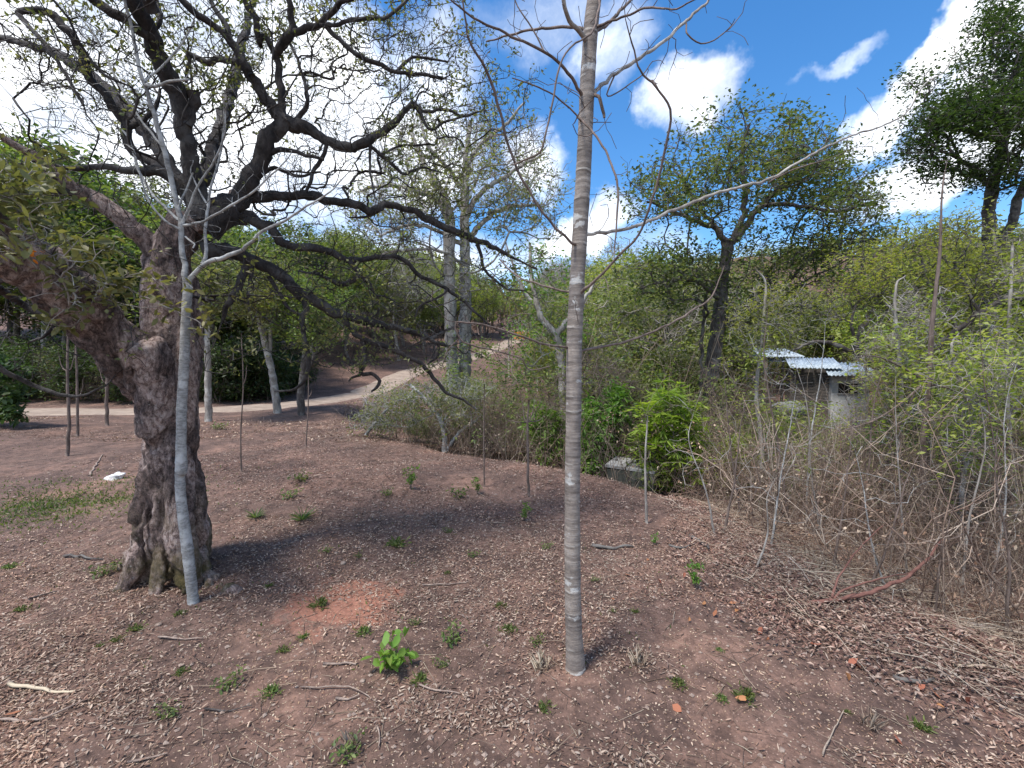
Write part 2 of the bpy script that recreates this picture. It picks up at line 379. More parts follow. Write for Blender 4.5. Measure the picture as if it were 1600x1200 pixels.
def tag(o, label, cat, group=None):
    o['label'] = label; o['category'] = cat
    if group: o['group'] = group
    return o


def thing(name, label, cat, loc=(0, 0, 0), group=None, rz=0):
    o = bpy.data.objects.new(name, None); C.objects.link(o); o.location = loc; o.rotation_euler = (0, 0, rz)
    o.empty_display_size = .2
    return tag(o, label, cat, group)


def copy_tree(root, loc, rz=0, s=1.0, label=None, group=None, sz=None):
    r = root.copy(); C.objects.link(r); r.location = loc; r.rotation_euler = (0, 0, rz); r.scale = (s, s, sz or s)
    if label: r['label'] = label
    if group: r['group'] = group
    for ch in list(root.children):
        c = ch.copy(); C.objects.link(c); c.parent = r
        for g in ch.children:
            d = g.copy(); C.objects.link(d); d.parent = c
    return r


def nrm(a): return a / np.maximum(np.linalg.norm(a, axis=-1, keepdims=True), 1e-9)


def tube(pts, rad, n=8, cap=True, jit=0.0, seed=0):
    """swept tube, parallel transported frame -> V, [quads, tris]"""
    pts = np.asarray(pts, float); rad = np.asarray(rad, float); k = len(pts)
    t = nrm(np.gradient(pts, axis=0)); ref = np.array([0, 1, 0.]) if abs(t[0][1]) < .8 else np.array([1., 0, 0])
    u = np.cross(t[0], ref); u /= np.linalg.norm(u); U = [u]
    for i in range(1, k):
        u = U[-1] - t[i] * (U[-1] @ t[i]); U.append(u / np.linalg.norm(u))
    U = np.array(U); W = np.cross(t, U)
    a = np.linspace(0, 2 * np.pi, n, endpoint=False)
    rr = rad[:, None] * np.ones((k, n))
    if jit:
        g = np.random.default_rng(seed); rr = rr * (1 + jit * g.normal(size=(k, n)))
    V = pts[:, None] + rr[..., None] * (np.cos(a)[None, :, None] * U[:, None] + np.sin(a)[None, :, None] * W[:, None])
    V = V.reshape(-1, 3)
    i, j = np.meshgrid(np.arange(k - 1), np.arange(n), indexing='ij'); j2 = (j + 1) % n
    Q = np.stack([i * n + j, (i + 1) * n + j, (i + 1) * n + j2, i * n + j2], -1).reshape(-1, 4)[:, ::-1]
    T = np.zeros((0, 3), int)
    if cap:
        V = np.vstack([V, pts[0], pts[-1]]); c0 = len(V) - 2; jj = np.arange(n); j2 = (jj + 1) % n
        T = np.vstack([np.stack([np.full(n, c0), jj, j2], 1), np.stack([np.full(n, c0 + 1), (k - 1) * n + j2, (k - 1) * n + jj], 1)])
    return V, Q, T


def join(parts):
    Vs, Qs, Ts = [], [], []; o = 0
    for V, Q, T in parts:
        Vs.append(V); Qs.append(Q + o); Ts.append(T + o); o += len(V)
    return np.vstack(Vs), [np.vstack(Qs), np.vstack(Ts)]


def resample(pts, rad, step, wig=0.0, rng=RNG):
    """Catmull-Rom through points"""
    pts = np.asarray(pts, float); rad = np.asarray(rad, float)
    p = np.vstack([2 * pts[0] - pts[1], pts, 2 * pts[-1] - pts[-2]]); op = []; orr = []
    for i in range(1, len(p) - 2):
        l = np.linalg.norm(p[i + 1] - p[i]); k = max(1, int(math.ceil(l / step)))
        for q in range(k):
            t = q / k; a, b_, c, d = p[i - 1], p[i], p[i + 1], p[i + 2]
            op.append(.5 * ((2 * b_) + (c - a) * t + (2 * a - 5 * b_ + 4 * c - d) * t * t + (3 * b_ - a - 3 * c + d) * t ** 3))
            orr.append(rad[i - 1] * (1 - t) + rad[i] * t)
    op.append(pts[-1]); orr.append(rad[-1]); op = np.array(op); orr = np.array(orr)
    if wig:
        n = len(op); w = rng.normal(size=(n, 3)) * wig * np.minimum(orr[:, None] * 1.0 + .004, .05); w[0] = 0; w = (w + np.roll(w, 1, 0)) * .7; w[0] = 0
        op = op + w
    return op, orr


class Skel:
    def __init__(s, cap=20000):
        s.p = np.zeros((cap, 3)); s.par = np.full(cap, -1); s.r = np.zeros(cap); s.len = np.zeros(cap); s.n = 0

    def add(s, p, par, r=0.):
        i = s.n; s.p[i] = p; s.par[i] = par; s.r[i] = r
        s.len[i] = 0 if par < 0 else s.len[par] + np.linalg.norm(s.p[i] - s.p[par]); s.n += 1; return i

    def chain(s, pts, rad, par=-1):
        if par == 'near':
            par = int(np.argmin(np.linalg.norm(s.p[:s.n] - pts[0], axis=1)))
        ids = []
        for p, r in zip(pts, rad): par = s.add(p, par, r); ids.append(par)
        return ids

    def attract(s, att, step, w=.35, jit=.12, curve=.3, rng=RNG, minr=None, sag=0, start=0):
        base = s.p[0]
        att = att[np.argsort(np.linalg.norm(att - base, axis=1))] if len(att) else att
        for a in att:
            d = np.linalg.norm(s.p[start:s.n] - a, axis=1); c = d + w * s.len[start:s.n]
            k = int(np.argmin(c)) + start; D = d[k - start]
            if D < step * .4: continue
            p0 = s.p[k]; pr = s.par[k]; dr = (p0 - s.p[pr]) if pr >= 0 else np.array([0, 0, 1.]); dr = dr / max(np.linalg.norm(dr), 1e-6)
            m = max(2, int(round(D / step))); ctrl = p0 + dr * D * curve + (a - p0) * .3; par = k
            for q in range(1, m + 1):
                t = q / m; p = (1 - t) ** 2 * p0 + 2 * t * (1 - t) * ctrl + t * t * a
                if q < m: p = p + rng.normal(size=3) * jit * D / m ** .5 * .5
                p[2] -= sag * D * 4 * t * (1 - t)
                par = s.add(p, par)

    def twigs(s, n, ln, step_n=3, rmax=.02, jit=.5, rng=RNG, up=.1, start=0):
        """short crooked twigs from thin nodes"""
        cand = np.where((s.r[start:s.n] < rmax))[0] + start
        if len(cand) == 0: return
        for k in rng.choice(cand, n):
            d = rng.normal(size=3); d[2] += up; d /= np.linalg.norm(d); par = k; p = s.p[k]; L_ = ln * rng.uniform(.4, 1.3) / step_n
            for q in range(step_n):
                d = d + rng.normal(size=3) * jit; d /= np.linalg.norm(d); p = p + d * L_; par = s.add(p, par)

    def radii(s, rt, pw=.45, rmax=1e9):
        n = s.n; cnt = np.zeros(n); haschild = np.zeros(n, bool); haschild[s.par[1:n][s.par[1:n] >= 0]] = True
        cnt[~haschild] = 1
        for i in range(n - 1, 0, -1):
            if s.par[i] >= 0: cnt[s.par[i]] += cnt[i]
        r = np.minimum(rt * cnt ** pw, rmax); fix = s.r[:n] > 0; s.fixed = fix.copy(); s.r[:n] = np.where(fix, s.r[:n], r)
        for i in range(1, n):
            if s.par[i] >= 0 and not fix[i]: s.r[i] = min(s.r[i], s.r[s.par[i]] * .92 if fix[s.par[i]] else s.r[s.par[i]])
        s.tip = ~haschild

    def mesh(s, sides=4, sel=None, org=(0, 0, 0)):
        """prisms along every edge whose child is selected; shared rings along the main continuation"""
        n = s.n; idx = np.arange(n); ed = idx[(s.par[:n] >= 0)]
        if sel is not None: ed = ed[sel[ed]]
        par = s.par[ed]
        main = np.full(n, -1)
        order = ed[np.argsort(s.r[ed])]; main[s.par[order]] = order
        t = np.zeros((n, 3)); t[ed] = nrm(s.p[ed] - s.p[par])
        ismain = main[par] == ed
        ref = np.array([.31, .12, .94]); ref2 = np.array([.9, -.3, .1])

        def ring(c, tt, r):
            al = np.abs(tt @ ref)[:, None] > .95
            u = nrm(np.where(al, np.cross(tt, ref2), np.cross(tt, ref))); w = np.cross(tt, u)
            a = np.linspace(0, 2 * np.pi, sides, endpoint=False)
            return c[:, None] + r[:, None, None] * (np.cos(a)[None, :, None] * u[:, None] + np.sin(a)[None, :, None] * w[:, None])
        e = len(ed); R1 = ring(s.p[ed], t[ed], s.r[ed])
        # start ring: parent's own ring if main and the parent has one, else own
        st = ring(s.p[par], t[ed], np.minimum(s.r[ed] * 1.15, s.r[par]))
        V = np.vstack([R1.reshape(-1, 3), st.reshape(-1, 3)]) - np.asarray(org)
        pos = np.full(n, -1); pos[ed] = np.arange(e)
        useP = ismain & (pos[par] >= 0)
        a0 = np.where(useP, pos[par], e + np.arange(e)) * sides; a1 = np.arange(e) * sides
        j = np.arange(sides); j2 = (j + 1) % sides
        Q = np.stack([a0[:, None] + j, a0[:, None] + j2, a1[:, None] + j2, a1[:, None] + j], -1).reshape(-1, 4)
        used = np.unique(Q); rm = np.full(len(V), -1); rm[used] = np.arange(len(used))
        return V[used], [rm[Q]]


def leaves(pts, L_, W_, rng=RNG, flat=.5, droop=0, fold=.25, var=.35, org=(0, 0, 0)):
    """folded 2-triangle leaves starting at pts"""
    n = len(pts); d = nrm(rng.normal(size=(n, 3)) * np.array([1, 1, 1 - flat * .75]) + np.array([0, 0, -droop]))
    nn = rng.normal(size=(n, 3)) * .6 + np.array([0, 0, flat * 2.2]); s_ = nrm(np.cross(d, nn)); up = np.cross(s_, d)
    l = L_ * rng.uniform(1 - var, 1 + var, n)[:, None]; w = W_ * rng.uniform(1 - var, 1 + var, n)[:, None]
    base = pts; tip = pts + d * l; mid = pts + d * l * .45 + up * w * fold
    V = np.stack([base, mid + s_ * w * .5, tip, mid - s_ * w * .5], 1).reshape(-1, 3) - np.asarray(org)
    i = np.arange(n)[:, None] * 4
    T = np.vstack([i + np.array([0, 1, 2]), i + np.array([0, 2, 3])])
    return V, [T]


def leaves6(pts, L_, W_, rng=RNG, flat=.5, droop=0, curl=.3, var=.35, org=(0, 0, 0), dirs=None):
    """six-sided curled leaves for near foliage"""
    n = len(pts); d = nrm(rng.normal(size=(n, 3)) * np.array([1, 1, 1 - flat * .75]) + np.array([0, 0, -droop])) if dirs is None else nrm(dirs)
    nn = rng.normal(size=(n, 3)) * .6 + np.array([0, 0, flat * 2.2]); s_ = nrm(np.cross(d, nn)); up = np.cross(s_, d)
    l = L_ * rng.uniform(1 - var, 1 + var, n)[:, None]; w = W_ * rng.uniform(1 - var, 1 + var, n)[:, None]
    c = (curl * rng.uniform(-1, 1, n))[:, None]
    P1 = pts + d * l * .33; P2 = pts + d * l * .7 + up * l * c * .2; P3 = pts + d * l + up * l * c * .6
    f = up * w * .18
    V = np.stack([pts, P1 + s_ * w * .46 + f, P2 + s_ * w * .38 + f, P3, P2 - s_ * w * .38 + f, P1 - s_ * w * .46 + f], 1).reshape(-1, 3) - np.asarray(org)
    i = np.arange(n)[:, None] * 6
    return V, [np.vstack([i + np.array([0, 1, 2, 3]), i + np.array([0, 3, 4, 5])])]


def around(pts, k, sig, rng=RNG):
    q = np.repeat(pts, k, 0); return q + rng.normal(size=q.shape) * sig


def merge_mesh(lst):
    Vs = []; F3 = {}; o = 0
    for V, fs in lst:
        Vs.append(V)
        for f in fs:
            if len(f): F3.setdefault(f.shape[1], []).append(f + o)
        o += len(V)
    return np.vstack(Vs), [np.vstack(v) for v in F3.values()]

# ------------------------------------------------------------------ ground, track
def axis(lo, hi, a, b, h0, g=1.06):
    mid = list(np.arange(a, b, h0)); up = []; x = mid[-1]; h = h0
    while x < hi: h = h * g; x += h; up.append(x)
    dn = []; x = mid[0]; h = h0
    while x > lo: h = h * g; x -= h; dn.append(x)
    return np.array(dn[::-1] + mid + up)


gx = axis(-420, 420, -3.4, 3.4, .04, 1.055); gy = axis(-30, 480, 1.1, 6.2, .04, 1.055)
XX, YY = np.meshgrid(gx, gy); ZZ = height(XX, YY)
V = np.stack([XX, YY, ZZ], -1).reshape(-1, 3); nx, ny = len(gx), len(gy)
i, j = np.meshgrid(np.arange(ny - 1), np.arange(nx - 1), indexing='ij'); k = i * nx + j
obj('ground', make_mesh('ground', V, [np.stack([k, k + 1, k + nx + 1, k + nx], -1).reshape(-1, 4)], M['soil']), kind='structure')

rp, _ = resample(np.c_[ROAD, np.zeros(len(ROAD))], np.ones(len(ROAD)), .5)
tn = nrm(np.gradient(rp, axis=0)); sdn = np.stack([tn[:, 1], -tn[:, 0]], 1)
offs = np.linspace(-1.0, 1.0, 9); rows = []
for q, o_ in enumerate(offs):
    wob = fbm(rp[:, 0], rp[:, 1], .6, 3, 40 + q) * .25 if q in (0, 8) else 0
    xy = rp[:, :2] + sdn * (o_ + wob)[..., None] if q in (0, 8) else rp[:, :2] + sdn * o_
    z = height(xy[:, 0], xy[:, 1]) + .035 + (.0 if q not in (0, 8) else -.06)
    rows.append(np.c_[xy, z])
V = np.stack(rows, 1).reshape(-1, 3); k0 = (np.arange(len(rp) - 1)[:, None] * 9 + np.arange(8)).ravel()
obj('dirt_track', make_mesh('dirt_track', V, [np.stack([k0 + 9, k0 + 10, k0 + 1, k0], -1)], M['track']), kind='structure')


def pxchain(spec, step=.06, wig=.25):
    """spec: (px, py, depth, half width in px) -> smooth world polyline"""
    pts = [P(a, b, D) for a, b, D, w in spec]; rad = [w * D / F for a, b, D, w in spec]
    return resample(pts, rad, step, wig)


def child_local(V, org): return V - np.asarray(org)


# ------------------------------------------------------------------ the old gnarled tree
og = np.array([*P(262, 920, 3.15)[:2], 0]); og[2] = gz(og[0], og[1])
T = thing('gnarled_tree', 'massive gnarled old tree with pinkish flaking bark, forking low into crooked dark limbs', 'tree', og)
core = []


def w_(px, py, D, hw): return (px, py, D, hw)


trunk_specs = [
    [(265.7, 945, 3.2, 44), (265.7, 880, 3.2, 39.1), (265.7, 800, 3.2, 35), (265.7, 720, 3.18, 32.6), (267.6, 640, 3.16, 30.9), (268, 560, 3.18, 31.2), (266, 480, 3.2, 30.3), (268, 420, 3.2, 28.7), (278, 375, 3.2, 27.1), (295, 340, 3.22, 21.3)],
    [(249, 800, 3.1, 19.6), (247.1, 700, 3.06, 22), (248.1, 620, 3.02, 23.7), (241.5, 570, 2.98, 24.4), (224, 540, 2.92, 24.6)],
    [(239.7, 650, 3.1, 13), (221.1, 605, 3.04, 24.4), (192, 555, 2.94, 32.8), (150, 500, 2.8, 37.7), (95, 445, 2.6, 38.5), (40, 408, 2.45, 34.4), (-30, 385, 2.3, 29.5), (-110, 330, 2.2, 24.6)],
    [(240, 400, 3.25, 13.1), (250, 460, 3.2, 21.3), (256, 520, 3.2, 24.6)],
    [(286, 430, 3.25, 24.6), (284, 500, 3.28, 24.6), (286.2, 600, 3.28, 21.1), (282.5, 700, 3.3, 19.6), (288, 800, 3.3, 19.6), (297.3, 900, 3.3, 21.1)],
    [(300, 345, 3.22, 19.7), (330, 345, 3.25, 21.3), (350, 330, 3.28, 19.7), (375, 312, 3.3, 15.6)],
    # buttress roots
    [(247.1, 640, 3.14, 13), (241.5, 740, 3.1, 17.9), (234.1, 820, 3.06, 19.6), (220.2, 885, 3, 16.3), (198, 922, 2.96, 9), (160, 952, 2.88, 3.3)],
    [(262, 620, 3.1, 16.3), (262, 720, 3.06, 19.6), (260.1, 820, 3.02, 20.4), (252.7, 890, 2.95, 16.3), (241.5, 940, 2.86, 6.5)],
    [(288, 660, 3.18, 13), (294.6, 760, 3.14, 16.3), (301.1, 840, 3.1, 17.9), (312.2, 890, 3.06, 14.6), (334.5, 915, 3, 8.1), (369.9, 928, 2.93, 3.3)],
    [(278.7, 700, 3.1, 13), (282.5, 800, 3.04, 14.6), (286.2, 875, 2.98, 13.9), (293.6, 930, 2.88, 6.5)],
    [(241.5, 720, 3.25, 13), (226.7, 820, 3.25, 16.3), (205, 885, 3.25, 12.2), (170, 915, 3.3, 4.9)],
    [(292.7, 720, 3.35, 13), (306.6, 820, 3.38, 14.6), (325.2, 880, 3.42, 8.1), (348.5, 900, 3.46, 4.1)],
]
tubes = []
for q, sp in enumerate(trunk_specs):
    p, r = pxchain(sp, .05, 0); r = r * .93; tubes.append(tube(p - og, r, 20))
Vt, Ft = join(tubes)
tmp = obj('trunk_tmp', make_mesh('trunk', Vt, Ft, None)); md = tmp.modifiers.new('r', 'REMESH'); md.mode = 'VOXEL'; md.voxel_size = .0135
md = tmp.modifiers.new('s', 'SMOOTH'); md.iterations = 5; md.factor = .6
bpy.context.view_layer.update()
me = bpy.data.meshes.new_from_object(tmp.evaluated_get(bpy.context.evaluated_depsgraph_get())); bpy.data.objects.remove(tmp)
nv = len(me.vertices); co = np.zeros(nv * 3); me.vertices.foreach_get('co', co); co = co.reshape(-1, 3)
no = np.zeros(nv * 3); me.vertices.foreach_get('normal', no); no = no.reshape(-1, 3)


def n3d(p, f, o=3, s=0):
    return (fbm(p[:, 0] + .37 * p[:, 2], p[:, 1] - .21 * p[:, 2], f, o, s) + fbm(p[:, 1] + .5 * p[:, 0], p[:, 2], f, o, s + 5) + fbm(p[:, 2] - .3 * p[:, 1], p[:, 0], f, o, s + 11)) * .6


st_ = co * np.array([1, 1, .2])
warp = n3d(co, 2.2, 3, 60)
ridge = np.abs(n3d(st_ + warp[:, None] * .12, 6.5, 2, 70))
ridge2 = np.abs(n3d(co * np.array([1, 1, .35]) + warp[:, None] * .05, 16, 3, 75))
low = sst(1.9, .2, co[:, 2])
d = (np.minimum(ridge, .2) - .10) * .34 * (.6 + .5 * low) + n3d(co * np.array([1, 1, .6]), 3.1, 3, 80) * .018 + (np.minimum(ridge2, .25) - .12) * .06 + n3d(co, 45, 2, 88) * .007
co = co + no * d[:, None]; me.vertices.foreach_set('co', co.ravel().astype(np.float32))
me.polygons.foreach_set('use_smooth', np.ones(len(me.polygons), bool)); me.materials.clear(); me.materials.append(M['bark_old']); me.update(); me.name = 'trunk'
obj('trunk', me, T)

A = [  # traced limbs, invented ones last: px, py, depth, half width
    [(250, 400, 3.2, 21), (213, 358, 3.12, 18), (180, 330, 3.05, 16), (147, 311, 3.0, 16), (110, 293, 2.9, 15), (85, 268, 2.85, 12), (58, 245, 2.8, 8), (20, 225, 2.7, 6), (-40, 190, 2.6, 4)],
    [(110, 297, 2.9, 12), (80, 300, 2.85, 12), (45, 290, 2.8, 9), (10, 300, 2.75, 6), (-50, 290, 2.7, 4)],
    [(312, 335, 3.25, 18), (290, 298, 3.2, 13), (258, 272, 3.15, 11), (215, 266, 3.1, 8), (160, 259, 3.05, 6), (115, 264, 3.0, 5), (60, 252, 2.9, 3), (10, 262, 2.8, 2)],
    [(262, 276, 3.2, 9), (240, 256, 3.25, 8), (205, 235, 3.25, 9), (196, 195, 3.25, 9), (165, 152, 3.2, 7.5), (140, 122, 3.15, 8), (127, 80, 3.1, 7.5), (112, 55, 3.05, 7), (75, 18, 3.0, 7), (42, 14, 2.95, 6.5), (28, 22, 2.95, 5)],
    [(200, 198, 3.25, 6), (225, 188, 3.3, 5), (245, 165, 3.35, 4), (250, 140, 3.4, 2.5)],
    [(28, 22, 2.95, 5), (60, 55, 2.9, 4), (100, 110, 2.9, 3.5), (130, 165, 2.9, 2.5)],
    [(322, 345, 3.2, 25), (305, 285, 3.15, 17), (295, 235, 3.1, 15), (288, 185, 3.05, 16), (275, 140, 3.0, 17), (250, 90, 2.9, 16), (228, 45, 2.8, 15), (208, 0, 2.7, 15), (190, -70, 2.6, 12), (150, -160, 2.5, 9), (120, -280, 2.4, 5)],
    [(292, 195, 3.05, 11), (298, 170, 3.05, 10.5), (304, 145, 3.05, 11)],
    [(232, 55, 2.8, 10), (205, 40, 2.75, 9), (175, 20, 2.7, 9), (145, 0, 2.65, 8), (90, -60, 2.5, 5)],
    [(245, 80, 2.9, 6), (235, 55, 2.95, 5), (252, 30, 3.0, 4.5), (245, 0, 3.0, 3.5), (235, -50, 3.0, 2)],
    [(322, 360, 3.2, 28), (352, 330, 3.22, 25), (375, 305, 3.25, 20), (398, 270, 3.25, 17), (412, 235, 3.25, 15), (425, 205, 3.25, 15), (445, 190, 3.25, 14)],
    [(445, 192, 3.25, 11), (420, 165, 3.2, 11), (400, 130, 3.15, 10), (385, 105, 3.1, 10), (360, 65, 3.05, 8), (345, 48, 3.0, 7.5), (300, 15, 2.9, 6), (275, -15, 2.85, 5), (230, -80, 2.7, 3)],
    [(393, 120, 3.1, 6.5), (370, 98, 3.1, 6), (345, 93, 3.1, 6), (320, 96, 3.1, 6), (298, 86, 3.1, 5)],
    [(298, 86, 3.1, 3.5), (292, 105, 3.1, 3), (292, 130, 3.15, 3)],
    [(360, 65, 3.05, 6), (352, 35, 3.05, 5), (330, 5, 3.05, 4), (320, -30, 3.05, 3)],
    [(443, 185, 3.25, 9), (440, 150, 3.25, 7), (437, 120, 3.25, 7), (433, 90, 3.25, 7), (445, 62, 3.2, 9), (456, 45, 3.2, 7), (452, 10, 3.15, 6), (450, -40, 3.1, 5), (440, -120, 3.0, 3)],
    [(432, 90, 3.25, 6), (412, 55, 3.2, 5.5), (405, 70, 3.2, 5), (400, 30, 3.15, 6), (385, 5, 3.1, 5), (370, -40, 3.0, 4)],
    [(456, 52, 3.2, 7), (480, 43, 3.2, 6), (505, 33, 3.2, 5.5), (525, 10, 3.15, 5), (545, 0, 3.1, 4), (580, -30, 3.0, 3)],
    [(505, 35, 3.2, 5), (530, 62, 3.25, 4.5), (558, 85, 3.3, 5), (590, 100, 3.35, 4.5), (620, 112, 3.4, 4), (655, 116, 3.4, 3.5), (690, 122, 3.45, 3)],
    [(620, 112, 3.4, 3.5), (640, 93, 3.45, 3), (665, 90, 3.45, 2.5), (700, 98, 3.5, 1.8)],
    [(500, 40, 3.2, 4), (530, 38, 3.2, 4), (565, 30, 3.25, 4), (600, 28, 3.3, 3.5), (625, 10, 3.3, 3), (650, -10, 3.3, 2)],
    [(440, 190, 3.28, 14), (470, 195, 3.32, 13), (490, 208, 3.35, 10), (515, 222, 3.38, 8.5), (545, 230, 3.4, 9), (570, 222, 3.42, 9), (590, 212, 3.45, 7), (615, 195, 3.5, 6), (632, 175, 3.52, 5.5), (645, 161, 3.55, 5)],
    [(645, 161, 3.55, 4), (665, 174, 3.6, 3.5), (695, 172, 3.65, 3), (725, 180, 3.7, 2.2), (760, 172, 3.75, 1.5)],
    [(645, 161, 3.55, 4), (660, 182, 3.55, 3.5), (672, 202, 3.55, 3), (700, 190, 3.6, 2.4), (740, 178, 3.65, 1.6)],
    [(455, 195, 3.3, 6), (480, 160, 3.3, 4), (470, 110, 3.35, 3), (455, 70, 3.4, 2.5)],
    [(507, 215, 3.36, 4.5), (507, 240, 3.36, 4), (492, 262, 3.4, 4), (485, 285, 3.4, 3.5), (478, 302, 3.4, 3)],
    [(572, 224, 3.42, 4), (600, 245, 3.45, 3.5), (618, 262, 3.5, 3.5), (632, 272, 3.55, 3), (660, 262, 3.6, 2.2), (690, 270, 3.7, 1.5)],
    [(578, 226, 3.42, 3), (578, 270, 3.4, 2.3), (586, 310, 3.4, 1.6)],
    [(418, 240, 3.26, 6), (440, 235, 3.26, 5), (470, 240, 3.3, 4), (505, 250, 3.3, 3)],
    [(400, 280, 3.3, 5), (430, 262, 3.4, 4), (465, 275, 3.5, 3), (500, 268, 3.6, 2)],
    [(350, 318, 3.25, 18), (385, 308, 3.3, 12), (420, 306, 3.35, 10), (455, 303, 3.4, 9), (495, 310, 3.45, 8.5), (540, 317, 3.5, 8), (585, 330, 3.55, 8), (602, 320, 3.6, 6.5), (640, 328, 3.65, 6.5), (680, 348, 3.7, 7), (725, 368, 3.75, 6.5), (765, 383, 3.8, 5), (800, 402, 3.85, 3), (840, 420, 3.9, 1.8)],
    [(745, 376, 3.78, 4), (752, 400, 3.8, 3.5), (760, 425, 3.8, 3), (790, 450, 3.85, 2), (820, 455, 3.9, 1.4)],
    [(590, 330, 3.55, 3), (575, 338, 3.55, 2.5), (545, 340, 3.6, 1.5)],
    [(350, 340, 3.25, 18), (385, 338, 3.3, 13), (415, 352, 3.35, 10), (435, 373, 3.4, 9), (455, 385, 3.42, 8), (490, 386, 3.45, 8), (520, 396, 3.5, 7.5), (545, 407, 3.55, 6), (590, 403, 3.6, 5), (627, 403, 3.65, 4.5), (655, 430, 3.7, 4), (695, 450, 3.75, 3.5), (733, 478, 3.8, 3), (767, 510, 3.85, 2), (800, 525, 3.9, 1.3)],
    [(545, 407, 3.55, 5.5), (562, 428, 3.52, 5), (540, 443, 3.5, 5.5), (518, 438, 3.5, 4), (490, 428, 3.48, 2.5), (465, 424, 3.45, 1.8)],
    [(562, 428, 3.52, 4), (578, 445, 3.55, 3.5), (585, 460, 3.6, 3), (600, 463, 3.6, 2)],
    [(590, 462, 3.6, 2.5), (592, 485, 3.6, 2.4), (580, 498, 3.6, 1.8)],
    [(700, 450, 3.75, 2.5), (690, 462, 3.72, 2.5), (655, 480, 3.7, 2.4), (648, 505, 3.7, 1.8)],
    [(320, 390, 3.25, 20), (352, 392, 3.28, 16), (378, 400, 3.32, 13), (405, 413, 3.36, 12), (440, 433, 3.4, 12), (475, 462, 3.45, 11), (505, 480, 3.5, 10), (540, 492, 3.55, 9.5), (575, 502, 3.6, 8.5), (610, 512, 3.65, 7.5), (648, 520, 3.7, 6.5), (680, 533, 3.75, 5), (697, 541, 3.78, 3.5)],
    [(670, 530, 3.75, 3.5), (690, 520, 3.8, 3), (712, 510, 3.85, 2)],
    [(685, 537, 3.76, 3), (684, 555, 3.76, 2.6), (668, 570, 3.74, 1.8)],
    [(535, 495, 3.55, 6), (555, 522, 3.52, 5.5), (575, 533, 3.5, 5), (605, 543, 3.5, 5), (640, 560, 3.52, 5), (662, 573, 3.54, 4.5), (680, 595, 3.56, 4), (700, 615, 3.58, 3), (725, 625, 3.6, 2.5), (745, 640, 3.6, 1.6)],
    [(566, 530, 3.52, 5), (571, 560, 3.5, 5), (563, 583, 3.5, 4.5), (580, 583, 3.48, 4), (593, 595, 3.48, 4), (590, 606, 3.48, 3.5), (581, 612, 3.48, 2)],
    [(563, 586, 3.5, 3), (550, 590, 3.5, 2.4), (545, 596, 3.5, 1.5)],
    [(475, 465, 3.45, 6), (480, 485, 3.43, 5.5), (472, 500, 3.42, 5), (475, 530, 3.4, 4.5), (482, 560, 3.4, 4.5), (478, 590, 3.4, 3.5), (462, 608, 3.4, 2.5), (430, 612, 3.4, 1.6)],
    [(420, 432, 3.38, 4.5), (435, 455, 3.38, 4), (448, 478, 3.39, 3.5), (470, 492, 3.4, 2.5)],
    [(382, 405, 3.33, 8), (376, 440, 3.3, 7), (366, 462, 3.28, 7), (352, 482, 3.26, 6), (350, 500, 3.26, 3)],
    [(395, 410, 3.33, 4), (388, 470, 3.3, 3), (396, 500, 3.3, 2)],
    [(20, 430, 2.5, 9), (-10, 445, 2.6, 7), (30, 470, 2.9, 6), (60, 492, 2.95, 5), (85, 502, 3.0, 3.5), (70, 525, 3.0, 2.5), (45, 535, 3.0, 1.5)],
    [(-60, 420, 2.3, 8), (-40, 540, 2.5, 6), (0, 575, 2.6, 5), (50, 600, 2.7, 4.5), (95, 616, 2.75, 4), (130, 617, 2.8, 2.5), (165, 602, 2.8, 1.5)],
    [(40, 400, 2.42, 18), (10, 360, 2.3, 14), (-20, 320, 2.2, 12), (-60, 260, 2.1, 8)],
    # invented limbs overhead and at the crown's back, added for fullness and ground shade
    [(300, 340, 3.2, 16), (330, 240, 3.6, 13), (360, 150, 4.1, 10), (380, 60, 4.6, 7), (400, -20, 5.0, 4)],
    [(290, 300, 3.2, 15), (200, 170, 3.7, 11), (100, 90, 4.2, 8), (0, 60, 4.6, 5), (-80, 40, 5, 3)],
    [(240, 20, 2.7, 12), (150, -200, 2.2, 12), (20, -500, 1.6, 10), (-200, -1000, 1.2, 8)],
]
def lobes0(lobes, rg):
    out = []
    for (px, py, rx, ry, D, rd, n) in lobes:
        v = nrm(rg.normal(size=(n, 3))) * rg.uniform(0, 1, (n, 1)) ** .4
        out += [P(px + rx * a[0], py - ry * a[2], D + rd * a[1]) for a in v]
    return np.array(out)


sk = Skel(60000); limb_nodes = []; groups = np.full(60000, -1)
sk.add(P(262, 700, 3.15), -1, .2)
for p, r in [pxchain(trunk_specs[0], .15, 0), pxchain(trunk_specs[2], .15, 0), pxchain(trunk_specs[5], .15, 0)]:
    sk.chain(p, r, 'near')
nb = sk.n
for q, sp in enumerate(A):
    p, r = pxchain(sp, .035, .16); r = r * .76
    ids = sk.chain(p, r, 'near'); groups[ids[0]:ids[-1] + 1] = q; limb_nodes.append((q, p, r))
